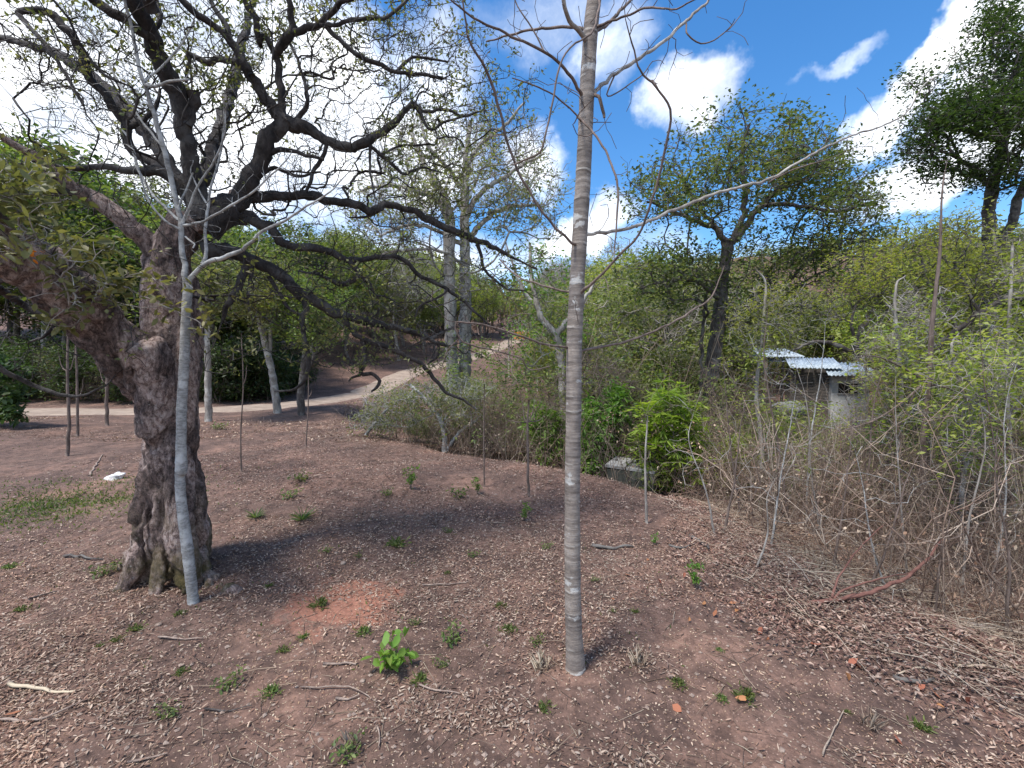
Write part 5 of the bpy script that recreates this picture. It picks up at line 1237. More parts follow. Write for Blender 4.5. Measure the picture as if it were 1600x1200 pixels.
# slender stakes and seedling poles in the clearing
for q, (lab, sp, side) in enumerate([
    ('slender brown seedling pole with a cup of bare twigs, left of the slim tree', [(826, 812, 4.9, 2.4), (825, 730, 4.9, 2), (824, 660, 4.9, 1.8), (827, 625, 4.9, 1.2)], [(-18, -22), (16, -24), (-34, -4), (28, -12), (-8, -40), (12, -44)]),
    ('thin grey seedling pole on the edge of the clearing below the bright bush', [(1010, 856, 4.1, 2.4), (1009, 780, 4.1, 2), (1008, 720, 4.1, 1.6), (1012, 650, 4.1, 1)], [(8, -20), (-10, -24)]),
    ('thin reddish stalk standing on the open slope behind the old gnarled trunk', [(378, 765, 5.6, 1.2), (376, 680, 5.6, 1.1), (380, 600, 5.6, .9), (377, 520, 5.6, .7)], [(6, -30)]),
    ('short brown sapling pole on the slope left of the old trunk', [(106, 735, 6.8, 2.6), (108, 660, 6.8, 2.2), (105, 580, 6.8, 1.8), (108, 500, 6.8, 1.2)], [(-14, -30), (12, -36)]),
    ('thin grey sapling pole second left of the old trunk by the track', [(168, 680, 10, 2.6), (167, 600, 10, 2.2), (170, 520, 10, 1.4)], [(10, -30), (-12, -26)]),
    ('thin dark sapling pole close left of the old trunk before the track', [(122, 700, 8.6, 2), (121, 620, 8.6, 1.8), (118, 520, 8.6, 1.2)], [(10, -30)]),
    ('very thin stalk on the open slope just right of the dark-trunked corner tree', [(478, 700, 7.4, 1), (482, 620, 7.4, .9), (480, 560, 7.4, .6)], [(5, -12)]),
    ('thin pole stuck in the brush immediately right of the twin-trunk tree', [(757, 785, 5.2, 1.2), (756, 700, 5.2, 1.1), (757, 600, 5.2, .8)], [(5, -12)])]):
    b_ = P(*sp[0][:3]); b_[2] = gz(b_[0], b_[1]) - .02; x0p, y0p = _proj(*b_); sp[0] = (x0p, y0p, sp[0][2], sp[0][3])
    p, r = pxchain(sp, .08, .12); R_ = thing('seedling_pole', lab, 'sapling', b_)
    V_, Q_, T_ = tube(p - b_, r, 7); obj('stem', make_mesh('stem', V_, [Q_, T_], M['bark_brown' if q != 1 else 'bark_grey']), R_)
    ex, ey, D = sp[-2][0], sp[-2][1], sp[-2][2]
    for k_, (dx, dy) in enumerate(side):
        c_, rr_ = pxchain([(ex, ey, D, .9), (ex + dx * .6, ey + dy * .25, D + .02 * k_, .8), (ex + dx, ey + dy, D + .04 * k_, .4)], .05, .3)
        V_, Q_, T_ = tube(c_ - b_, rr_, 5); obj('twig', make_mesh('twig', V_, [Q_, T_], M['bark_brown']), R_)

# ------------------------------------------------------------------ leafy bushes in the gully
def bush(lab, lobes, D, seed, leaf, lsize, nleaf, spiky=False, name='leafy_bush', six=True, nst=7):
    r_ = np.random.default_rng(seed); att = lobes_pts(lobes, r_); cx, cy = att[:, 0].mean(), att[:, 1].mean(); b_ = np.array([cx, cy, gz(cx, cy)])
    R_ = thing(name, lab, 'bush', b_); s = Skel(8000); root = s.add(b_, -1, .02)
    att = att[att[:, 2] > b_[2] + .1]
    for k_ in range(nst):
        tgt = att[r_.integers(len(att))] * .5 + b_ * .5; s.chain([b_ + r_.normal(size=3) * np.array([.12, .12, 0]), tgt], [.014, .009], root)
    s.attract(att, .12, .2, .15, .4, r_, start=1); s.radii(.0035, .42, .014)
    V_, F_ = s.mesh(4, None, b_); obj('stems', make_mesh('stems', V_, F_, M['bark_brown']), R_, kind='stuff')
    tp = s.p[:s.n][s.tip]
    if spiky:   # whorls of long narrow leaves
        k_ = 9; c_ = around(np.repeat(tp, 3, 0), 1, .05, r_); pt = np.repeat(c_, k_, 0); a_ = np.tile(np.arange(k_) / k_ * 6.283, len(c_)) + r_.normal(size=len(pt)) * .2
        tilt = np.repeat(r_.normal(size=(len(c_), 3)) * .35 + np.array([0, -.25, .1]), k_, 0)
        V_, F_ = leaves6(pt, *lsize, r_, .4, 0, .5, dirs=np.c_[np.cos(a_), np.sin(a_), r_.uniform(-.5, .2, len(pt))] + tilt, org=b_)
    else: V_, F_ = leaves6(around(tp[r_.integers(0, len(tp), nleaf // 4)], 4, .055, r_), *lsize, r_, .4, .2, .4, org=b_)
    obj('foliage', make_mesh('foliage', V_, F_, leaf), R_, kind='stuff'); return R_


bush('bright green bush with whorls of long narrow leaves beside the concrete slab', [(1048, 650, 50, 42, 5.75, .4, 190), (1052, 712, 50, 48, 5.7, .35, 150), (1012, 690, 20, 46, 5.75, .3, 60), (1082, 690, 20, 40, 5.9, .3, 50)], 6, 501, M['leaf_lime'], (.12, .019), 0, True, 'narrow_leaved_bush')
bush('lower whitish-green leafy bush hanging over the concrete slab corner', [(1020, 750, 36, 30, 5.7, .25, 60), (1000, 705, 20, 30, 5.8, .2, 30)], 6, 502, M['leaf_mid'], (.07, .02), 900)
bush('lush green fern-like bush directly right of the slim trunk', [(940, 668, 36, 44, 6.5, .4, 130), (928, 722, 34, 34, 6.4, .3, 70), (965, 640, 26, 36, 6.8, .4, 50)], 7, 503, M['leaf_bright'], (.09, .03), 3800)
bush('rounded dark green bush just left of the slim trunk', [(850, 665, 28, 28, 7.2, .4, 60), (862, 710, 30, 36, 7.0, .3, 40)], 7.6, 504, M['leaf_bright'], (.08, .03), 1900)
bush('bright green leafy clump low between slim tree and narrow-leaved bush', [(985, 625, 30, 22, 7.8, .4, 40), (1000, 600, 30, 14, 8, .4, 24)], 7.8, 505, M['leaf_mid'], (.09, .04), 1100)
bush('small bright green bush deep in the thicket left of the pole sapling', [(1380, 700, 60, 30, 5.8, .4, 50)], 5.8, 506, M['leaf_bright'], (.06, .024), 900)
bush('light green bush in the brush right of the narrow-leaved bush', [(1150, 710, 34, 34, 6.2, .3, 50)], 6.2, 507, M['leaf_yellow'], (.06, .024), 900)
bush('dark glossy bush at the left edge beside the track', [(-10, 600, 60, 50, 9.5, .6, 90), (20, 640, 24, 18, 9.3, .3, 16)], 9.5, 508, M['leaf_dark'], (.14, .06), 2600)
bush('green sprigs hanging at the right edge above the straw', [(1500, 685, 50, 14, 4.0, .2, 26), (1545, 715, 20, 14, 4.0, .15, 10)], 4.0, 509, M['leaf_yellow'], (.04, .016), 240, nst=2)

# ------------------------------------------------------------------ hut, slab, boulder, cloth
def box(x0, x1, y0, y1, z0, z1):
    V_ = np.array([(x, y, z) for z in (z0, z1) for y in (y0, y1) for x in (x0, x1)], float)
    return V_, [np.array([(0, 2, 3, 1), (4, 5, 7, 6), (0, 1, 5, 4), (2, 6, 7, 3), (0, 4, 6, 2), (1, 3, 7, 5)])]


def corrugated(w, l, amp=.03, pitch=.18, t=.012, slope=0, n=None):
    n = n or int(w / pitch * 6); x = np.linspace(0, w, n); z = amp * np.sin(x / pitch * 2 * np.pi)
    top = np.r_[np.c_[x, np.zeros(n), z], np.c_[x, np.full(n, l), z + slope * l]]; bot = top - np.array([0, 0, t]); V_ = np.vstack([top, bot]); i = np.arange(n - 1)
    return V_, [np.vstack([np.stack([i, i + 1, i + n + 1, i + n], 1), np.stack([i + 2 * n, i + 3 * n, i + 3 * n + 1, i + 2 * n + 1], 1), np.stack([i, i + 2 * n, i + 2 * n + 1, i + 1], 1), np.stack([i + n, i + n + 1, i + 3 * n + 1, i + 3 * n], 1)])]


DH = 24.0
def hx(px): return (px - 800) / F * DH
def hz_(py): return EYE - (py - 560) / F * DH
x0, x1 = hx(1300), hx(1347); zg = gz(hx(1322), DH)
o0 = np.array([x0, DH, 0.])
H = thing('grey_hut', 'small grey rendered hut with dark square window under a sloping pale metal roof', 'hut', (x0, DH, zg), None, -.5)
zt, zw0, zw1, wx0, wx1 = hz_(588), hz_(614), hz_(599), hx(1309) - x0, hx(1334) - x0; W = x1 - x0; zb = zg - .3
def loc_(V_): return V_ - np.array([0, 0, zg])
pcs = [box(0, wx0, 0, .2, zb, zt), box(wx1, W, 0, .2, zb, zt), box(wx0, wx1, 0, .2, zb, zw0), box(wx0, wx1, 0, .2, zw1, zt), box(0, .2, .2, 2.6, zb, zt), box(W - .2, W, .2, 2.6, zb, zt), box(.2, W - .2, 2.4, 2.6, zb, zt)]
for a_, f_ in pcs: obj('wall', make_mesh('wall', loc_(a_), f_, M['render_wall'], False), H)
a_, f_ = box(wx0, wx1, .14, .17, zw0, zw1); obj('window', make_mesh('window', loc_(a_), f_, M['dark_opening'], False), H)
a_, f_ = box(wx0 - .03, wx1 + .03, -.05, .0, zw0 - .07, zw0); obj('window_sill', make_mesh('window_sill', loc_(a_), f_, M['concrete'], False), H)
nsh = 3
for k_ in range(nsh):
    a_, f_ = corrugated((W + .7) / nsh + .04, 3.4, slope=.19); a_ = a_ + np.array([-.2 + k_ * (W + .7) / nsh, -.5, zt + .06 + .015 * k_]); obj('roof_sheet', make_mesh('roof_sheet', loc_(a_), f_, M['roof_metal']), H)
# slatted shed
x0, x1, D2 = hx(1236), hx(1298), DH + 1.5; zg = gz((x0 + x1) / 2, D2); sc2 = D2 / DH; x0 *= sc2; x1 *= sc2; W = x1 - x0
S_ = thing('slatted_shed', 'dark slatted timber shed with two overlapping pale metal roofs left of the grey hut', 'shed', (x0, D2, zg), None, -.42)
zt = EYE - (578 - 560) / F * D2; z = zg - .2
while z < zt - .1:
    a_, f_ = box(0, W, 0, .04, z - zg, z - zg + .13); obj('slat', make_mesh('slat', a_, f_, M['plank'], False), S_); z += .165
for xx in (0, W * .5, W - .1):
    a_, f_ = box(xx, xx + .1, .045, .14, -.3, zt - zg); obj('post', make_mesh('post', a_, f_, M['stick'], False), S_)
a_, f_ = box(.05, W - .05, 2.4, 2.45, -.3, zt - zg); obj('back_wall', make_mesh('back_wall', a_, f_, M['plank'], False), S_)
for k_, (xa, wd, dz, yy) in enumerate([(-.1, W * .48, .28, -.5), (W * .46, W * .58, .26, -.4), (-1.8, W * .9, .62, 1.6)]):
    a_, f_ = corrugated(wd, 2.4, slope=.24); a_ = a_ + np.array([xa, yy, zt - zg + dz - .15]); obj('roof_sheet', make_mesh('roof_sheet', a_, f_, M['roof_metal']), S_)
# far bluish roof
x0 = (1195 - 800) / F * 27; zz = EYE - (555 - 560) / F * 27; b_ = (x0, 27, gz(x0, 27))
S2 = thing('lean_to', 'bluish metal lean-to roof at the far left end of the huts', 'shed', b_)
a_, f_ = corrugated(2.4, 2.2, slope=.25); a_ = a_ + np.array([0, 0, zz - b_[2] - .1]); obj('roof_sheet', make_mesh('roof_sheet', a_, f_, M['roof_metal']), S2)
for xx in (.1, 2.2):
    a_, f_ = box(xx, xx + .12, .1, .22, -.3, zz - b_[2] - .12); obj('post', make_mesh('post', a_, f_, M['stick'], False), S2)
    a_, f_ = box(xx, xx + .12, 1.9, 2.02, -.3, zz - b_[2] + .08); obj('post', make_mesh('post', a_, f_, M['stick'], False), S2)


def rock(name, lab, cat, loc, dims, seed, m_, n=18, group=None, amp=.25):
    th = np.linspace(0, np.pi, n); ph = np.linspace(0, 2 * np.pi, 2 * n, endpoint=False); A_, B_ = np.meshgrid(th, ph, indexing='ij')
    v = np.stack([np.sin(A_) * np.cos(B_), np.sin(A_) * np.sin(B_), np.cos(A_)], -1).reshape(-1, 3)
    v = np.sign(v) * np.abs(v) ** .8; v = v * (1 + n3d(v + seed, 1.4, 3, seed)[:, None] * amp * 2) * np.array(dims)
    i, j = np.meshgrid(np.arange(n - 1), np.arange(2 * n), indexing='ij'); j2 = (j + 1) % (2 * n)
    Q_ = np.stack([i * 2 * n + j, (i + 1) * 2 * n + j, (i + 1) * 2 * n + j2, i * 2 * n + j2], -1).reshape(-1, 4)
    return tag(obj(name, make_mesh(name, v, [Q_], m_, True), loc=loc), lab, cat, group)


xb = (1238 - 800) / F * 17; b_ = P(1232, 640, 17); rock('boulder', 'big grey boulder in the gully below the slatted shed', 'boulder', b_, (.5, .5, .34), 4, M['stone'])
# concrete slab cover on a masonry tank
sl = P(985, 726, 5.9); zt = sl[2] + .02; ang = math.radians(-28)
TK = thing('concrete_tank', 'low masonry tank with a cracked flat concrete slab cover under the bright green bush', 'tank', (sl[0], sl[1], gz(sl[0], sl[1])), None, ang)
zr = zt - gz(sl[0], sl[1])
for (xa, xb_, ya, yb) in [(-.27, -.01, -.26, .30), (.01, .36, -.26, .30)]:
    a_, f_ = box(xa, xb_, ya, yb, zr - .035, zr); a_[:, 2] += a_[:, 0] * -.03; obj('slab', make_mesh('slab', a_, f_, M['concrete'], False), TK)
for (xa, xb_, ya, yb) in [(-.24, .36, -.26, -.14), (-.24, .36, .16, .28), (-.24, -.12, -.14, .16), (.24, .36, -.14, .16)]:
    a_, f_ = box(xa, xb_, ya, yb, -1.0, zr - .048); obj('wall', make_mesh('wall', a_, f_, M['dark_stone'], False), TK)
for (xa, ya) in [(-.2, .05), (.08, .1)]:
    V_, Q_, T_ = tube([(xa, ya, zr + .003), (xa, ya, zr + .022)], [.022, .018], 8); obj('lifting_ring', make_mesh('lifting_ring', V_, [Q_, T_], M['dark_opening']), TK)
# orange cloth far up the track
xo = P(820, 524, 30); n = 14
for lab, px, wd, hgt in [('larger orange cloth hanging on a line far up the climbing track', 812, .75, .5), ('smaller yellow-orange cloth hanging at the right end of the line', 827, .38, .42)]:
    c_ = P(px, 524, 30); u, v = np.meshgrid(np.linspace(-.5, .5, n), np.linspace(-.5, .5, n)); a_ = np.stack([u * wd, .06 * np.sin(u * 17 + v * 3), v * hgt + .03 * np.sin(u * 9)], -1).reshape(-1, 3)
    i, j = np.meshgrid(np.arange(n - 1), np.arange(n - 1), indexing='ij'); k = (i * n + j).ravel(); Q_ = np.stack([k, k + 1, k + n + 1, k + n], 1)
    V_ = np.vstack([a_, a_ + np.array([0, .012, 0])]); tag(obj('orange_cloth', make_mesh('orange_cloth', V_, [Q_, Q_[:, ::-1] + n * n], M['orange_cloth']), loc=c_), lab, 'cloth', 'cloths hanging on the line')
a0, a1 = P(795, 515, 30), P(840, 513, 30); CL = thing('washing_line', 'thin line between two posts carrying the orange cloths', 'line', (a0[0], a0[1], gz(a0[0], a0[1])))
og2 = np.array(CL.location); 
for e_ in (a0, a1):
    V_, Q_, T_ = tube(np.array([(e_[0], e_[1], gz(e_[0], e_[1]) - .2), e_ + np.array([0, 0, .1])]) - og2, [.05, .04], 7); obj('post', make_mesh('post', V_, [Q_, T_], M['bark_grey']), CL)
V_, Q_, T_ = tube(np.array([a0, (a0 + a1) / 2 - np.array([0, 0, .05]), a1]) - og2, [.01] * 3, 5); obj('cord', make_mesh('cord', V_, [Q_, T_], M['bark_dark']), CL)

# orange flowers near the old limb at top left
pt = around(np.array([P(60, 397, 2.35)]), 8, .02, RNG); V_, F_ = leaves6(pt, .03, .016, RNG, .2, .1)
tag(obj('orange_leaf_cluster', make_mesh('orange_leaf_cluster', V_, F_, M['leaf_flower'])), 'small cluster of dead orange leaves caught on the low left limb', 'leaves')

# ------------------------------------------------------------------ leaf litter, pebbles, sticks
rg = np.random.default_rng(600)


def litter(n, yr, xr, size, lab, m_, dens_s, seed, lift=.012, thr=0., six=True, narrow=.32, yp=1.4):
    y = yr[0] + (yr[1] - yr[0]) * rg.random(n) ** yp; a_, b_ = xr(y); x = a_ + (b_ - a_) * rg.random(n)
    d, s = pdist(EDGE, x, y); on = pdist(ROAD, x, y)[0]
    dn = fbm(x * .55 + y * .25, y, dens_s, 4, seed) * 2.1 - .02 + np.where(s > 0, np.exp(-d / 1.0) * .55, .6) - .05 + .45 * np.exp(-((np.hypot(x - .33, y - 2.1) - .35) / .3) ** 2) - .8 * np.exp(-(np.hypot((x - RP[0]) * 1.2, (y - RP[1]) * 1.6) / .33) ** 2)
    if 'right bank' in lab: dn = dn + .7 - 1.4 * sst(.9, -.9, np.where(s < 0, d, -d) + fbm(x, y, .9, 3, 77) * 1.1) - .7 * sst(2.4, 1.2, y + fbm(x, y, .8, 3, 78) * 1.2)
    m2 = (rg.random(n) < np.clip(dn * 1.5 + .30 - thr, 0 if 'right bank' in lab else .04, 1)) & (on > 1.2); x, y = x[m2], y[m2]
    p = np.c_[x, y, height(x, y) + rg.uniform(.001, lift, len(x))]
    V_, F_ = (leaves6(p, size, size * narrow, rg, 1.0, 0, .55, .5) if six else leaves(p, size, size * narrow, rg, 1.0, 0, .3, .5))
    V_[:, 2] = np.maximum(V_[:, 2], height(V_[:, 0], V_[:, 1]) + .0005) if six else V_[:, 2]
    tag(obj('leaf_litter', make_mesh('leaf_litter', V_, F_, m_), kind='stuff'), lab, 'leaf litter')


litter(95000, (1.35, 4.2), lambda y: (-1.25 * y, 1.3 * y), .022, 'small curled dry leaves strewn over the near ground', M['litter'], 1.3, 3)
litter(90000, (3.6, 9.5), lambda y: (-1.25 * y, .9 * y + .5), .030, 'dry leaf litter over the middle of the clearing', M['litter'], .8, 5, six=False, yp=1.2, thr=.05)
litter(46000, (8, 22), lambda y: (-1.25 * y, .5 * y), .065, 'dry leaf litter on the far slope up to the track', M['litter'], .4, 8, six=False, yp=1.0, thr=-.1)
litter(60000, (1.4, 8), lambda y: (.35 * y, 1.35 * y), .032, 'thick dry leaf litter under the brush on the right bank', M['litter'], .8, 9, six=False, yp=1.2, thr=-.4, lift=.04)
# chaff
y = 1.3 + 4.5 * rg.random(52000) ** 1.3; x = rg.uniform(-1.25, 1.3, 52000) * y; m2 = rg.random(52000) < np.clip(.55 + fbm(x, y, 1.8, 3, 44), .1, 1); x, y = x[m2], y[m2]
V_, F_ = leaves(np.c_[x, y, height(x, y) + .002], .011, .005, rg, 1, 0, .2, .5); tag(obj('chaff', make_mesh('chaff', V_, F_, M['litter']), kind='stuff'), 'fine chaff and leaf crumbs on the soil', 'leaf litter')
# pebbles
n = 2600; y = 1.3 + 5 * rg.random(n) ** 1.4; x = rg.uniform(-1.25, 1.2, n) * y; sz = rg.uniform(.003, .011, n) * (1 + .2 * y)
oc = np.array([(1, 0, 0), (0, 1, 0), (-1, 0, 0), (0, -1, 0), (0, 0, .6), (0, 0, -.6)], float)
V_ = (np.c_[x, y, height(x, y) + sz * .2][:, None] + oc[None] * sz[:, None, None] * rg.uniform(.6, 1.3, (n, 6, 1))).reshape(-1, 3)
T_ = np.array([(0, 1, 4), (1, 2, 4), (2, 3, 4), (3, 0, 4), (1, 0, 5), (2, 1, 5), (3, 2, 5), (0, 3, 5)]); F_ = (np.arange(n)[:, None, None] * 6 + T_[None]).reshape(-1, 3)
tag(obj('pebbles', make_mesh('pebbles', V_, [F_], M['stick'], False), kind='stuff'), 'small pinkish pebbles and clods scattered over the soil', 'pebbles')
# small twigs lying everywhere
B = scatter(2600, lambda y: (-1.25 * y, 1.1 * y), (1.35, 9), rg, None, 1.4); B[:, 2] += .014; n = len(B); dirs = nrm(np.c_[rg.normal(size=(n, 2)), rg.normal(size=n) * .06])
(V_, F_), _ = stem_field(B, rg.uniform(.04, .30, n), 0, .0016 * rg.uniform(.6, 1.8, n), rg, ns=3, nbr=0, bend=.08, dr=dirs)
V_[:, 2] = np.maximum(V_[:, 2], height(V_[:, 0], V_[:, 1]) + .001)
tag(obj('twig_litter', make_mesh('twig_litter', V_, F_, M['stem_tan']), kind='stuff'), 'short dry twigs lying over the clearing', 'twigs')


def stick(lab, pts, hw, m_='stick', lift=.012, group='fallen sticks on the clearing', name='fallen_stick'):
    g_ = [G(a_, b__) for a_, b__ in pts]; p = np.array(g_); p[:, 2] += lift; p, r = resample(p, np.linspace(1, .5, len(p)) * hw * p[0][1] / F, .04, .35)
    p[:, 2] = np.maximum(p[:, 2], height(p[:, 0], p[:, 1]) + r * .6); V_, Q_, T_ = tube(p - p[0], r, 7, True, .1, len(lab))
    tag(obj(name, make_mesh(name, V_, [Q_, T_], M[m_]), loc=p[0]), lab, 'stick', group)


for lab, pts, hw, m_ in [
    ('pale split stick lying at the bottom left edge', [(15, 1075), (60, 1082), (118, 1086)], 3.2, 'stem_straw'), ('long thin curved stick at lower left below the pale split stick', [(0, 1133), (60, 1128), (130, 1100)], 2, 'stick'),
    ('short tan stick on bare soil right of the small green tufts', [(248, 998), (280, 1004), (318, 1002)], 1.6, 'stick'), ('dark straight stick lying on the ground left of the old tree', [(100, 872), (130, 874), (160, 876)], 2, 'bark_dark'),
    ('short dark stick on the far left soil above the leaf drift', [(45, 941), (65, 934), (92, 927)], 1.8, 'bark_dark'), ('pale stick left of the little green plant', [(505, 1044), (530, 1042), (556, 1041)], 2.4, 'stick'),
    ('pale short stick below the little green plant', [(525, 1098), (545, 1095), (560, 1093)], 2.4, 'stick'), ('bent thin twig lying below the little green plant', [(470, 1078), (545, 1082), (590, 1104)], 1.2, 'stick'),
    ('straight thin stick lying left of the slim trunk', [(660, 918), (700, 916), (735, 914)], 1.2, 'stick'), ('thin twig right of the little green plant', [(655, 1073), (690, 1084), (720, 1088)], 1.6, 'stick'),
    ('dark log at the edge of the brush right of the clearing', [(1078, 840), (1095, 850), (1110, 862)], 3.5, 'bark_dark'), ('dark curved stick below the dark log', [(1045, 855), (1065, 860), (1085, 852)], 2, 'bark_dark'),
    ('dark rotten branch on the litter right of the slim tree', [(925, 855), (950, 860), (990, 856)], 3, 'bark_dark'), ('forked pale stick at the bottom centre', [(590, 1140), (595, 1155), (590, 1180)], 1.6, 'stick'),
    ('short pale stick leaning on the slope left of the old trunk', [(140, 745), (150, 728), (160, 712)], 1.8, 'stick'), ('long pale stem lying at the bottom right edge', [(1490, 1045), (1540, 1048), (1600, 1046)], 2.4, 'stem_straw'),
    ('straw stem lying across the leaves near the bottom right', [(1395, 1062), (1430, 1050), (1470, 1052)], 1.6, 'stem_straw'), ('thin curved stem lying below the straw heap', [(1480, 1060), (1520, 1068), (1545, 1062)], 2, 'stem_straw'),
    ('long thin stalk lying at lower right on the bare soil', [(1285, 1190), (1300, 1150), (1318, 1115)], 1.4, 'stem_straw'), ('stick lying at the bottom left centre', [(200, 1200), (235, 1192), (262, 1182)], 2.2, 'stick'),
    ('dark twig line across the soil at lower left centre', [(320, 1112), (360, 1113), (395, 1112)], 1.4, 'bark_dark'), ('dark rotten stick on the litter below the straw heap', [(1395, 1065), (1425, 1072), (1460, 1066)], 4.5, 'bark_dark')]:
    stick(lab, pts, hw, m_)
# reddish bent branch
pr = np.array([P(1195, 946, 2.9), P(1240, 944, 2.86), (P(1285, 939, 2.82)), P(1335, 932, 2.8), P(1380, 920, 2.78), P(1420, 900, 2.78), P(1448, 873, 2.8), P(1472, 842, 2.85)])
pr[0][2] = max(pr[0][2], gz(pr[0][0], pr[0][1]) + .01); RB = thing('red_branch', 'long reddish-brown bent branch curving up out of the straw on the right bank', 'branch', pr[0])
p, r = resample(pr, np.array([3.4, 3.4, 3.6, 3.4, 3, 2.6, 2.2, 1.2]) * 2.8 / F, .03, .3); V_, Q_, T_ = tube(p - pr[0], r, 9, True, .05, 3); obj('branch', make_mesh('branch', V_, [Q_, T_], M['stem_red']), RB)
for sp in [[(1300, 938, 2.82, 2.4), (1320, 922, 2.85, 1.8), (1370, 905, 2.9, 1.4), (1420, 896, 2.95, .8)], [(1300, 934, 2.82, 2), (1310, 905, 2.9, 1.6), (1340, 860, 3.0, 1.2), (1380, 820, 3.1, .8)]]:
    p, r = pxchain(sp, .04, .3); V_, Q_, T_ = tube(p - pr[0], r, 7); obj('twig', make_mesh('twig', V_, [Q_, T_], M['stem_red']), RB)
# broken board
bb = P(1515, 1008, 2.75); bb[2] = gz(bb[0], bb[1]) + .03; a_, f_ = box(-.16, .16, -.035, .035, -.008, .008); a_[:, 2] += a_[:, 0] * -.06
o = obj('broken_board', make_mesh('broken_board', a_, f_, M['old_plank'], False), loc=bb); o.rotation_euler = (.25, .08, -.15); tag(o, 'broken weathered board half buried under the brush at right', 'board')
# crumpled white plastic
for lab, px, py, s_ in [('crumpled white plastic scrap on the slope left of the old tree', 182, 748, .09)]:
    b_ = G(px, py); rock('plastic_scrap', lab, 'litter', b_ + np.array([0, 0, .03]), (s_, s_ * .8, s_ * .45), 12, M['white_plastic'], 12, None, .6)
rg = np.random.default_rng(650)
# pale stones
for lab, px, py, s_ in [('small pale yellow stone near the bottom centre', 673, 1160, .013), ('small round tan stone at lower right', 1221, 1177, .013), ('pale stone below the little green plant', 567, 1065, .014), ('flat pale stone just left of the pale sapling foot', 248, 977, .016), ('pinkish stone on the litter right of the green tuft', 768, 1110, .012), ('white stone on the leaf litter above the red patch', 536, 883, .02)]:
    b_ = G(px, py); rock('stone', lab, 'stone', b_ + np.array([0, 0, s_ * .2]), (s_, s_ * .8, s_ * .55), px % 17, M['stick'], 9, 'small stones on the clearing')

# big orange fallen leaves
OL = [(1325, 1040), (1318, 1066), (1305, 1002), (1265, 1010), (1462, 1108), (1469, 1098), (1517, 1110), (1430, 1084), (1100, 950), (1075, 975), (985, 902), (1030, 915), (1115, 968), (1168, 1100), (1150, 960), (1185, 994), (1200, 1008), (1050, 1108), (1140, 945), (1010, 880), (36, 1115), (618, 932), (1410, 1170), (1275, 985), (1345, 1050), (960, 940), (1070, 905), (1240, 980)]
WH = ['largest, alone in the middle of the drift', 'lower of the pair in the drift', 'against the straw at its left end', 'left beside a white scrap', 'left one of two touching', 'right one of two touching', 'rightmost under the straw', 'curled on the dark rotten stick',
      'upright beside the clearing edge', 'flat on the edge of bare soil', 'small, below the rotten branch', 'small, beside the leafy sprig', 'pale, near the red branch tip', 'standing against a green tuft', 'below the red branch tip', 'curled in leaf drift', 'next to the curled one', 'in the bare soil right of slim trunk',
      'at the tip of the red branch', 'half hidden by twigs', 'at the lower left corner', 'on the red earth patch', 'near the lower right edge', 'under the red branch', 'at the edge of dark soil', 'just right of the slim trunk', 'above the leafy sprig', 'left end of the straw']
rg = np.random.default_rng(660); proto = None
lv = []
for k_ in range(5):
    V_, F_ = leaves6(np.zeros((1, 3)), .062, .040, rg, 1.0, 0, .9, .15); V_[:, 2] -= V_[:, 2].min() - .004; lv.append(make_mesh('fallen_leaf', V_, F_, M['litter_orange']))
for q, ((px, py), wh) in enumerate(zip(OL, WH)):
    b_ = G(px, py); o = obj('fallen_leaf', lv[q % 5], loc=b_ + np.array([0, 0, .006])); o.rotation_euler = (rg.normal() * .3, rg.normal() * .3, rg.uniform(0, 6.3)); o.scale = [rg.uniform(.5, .9)] * 3
    tag(o, 'orange-brown fallen leaf, ' + wh, 'leaf', 'large orange fallen leaves')

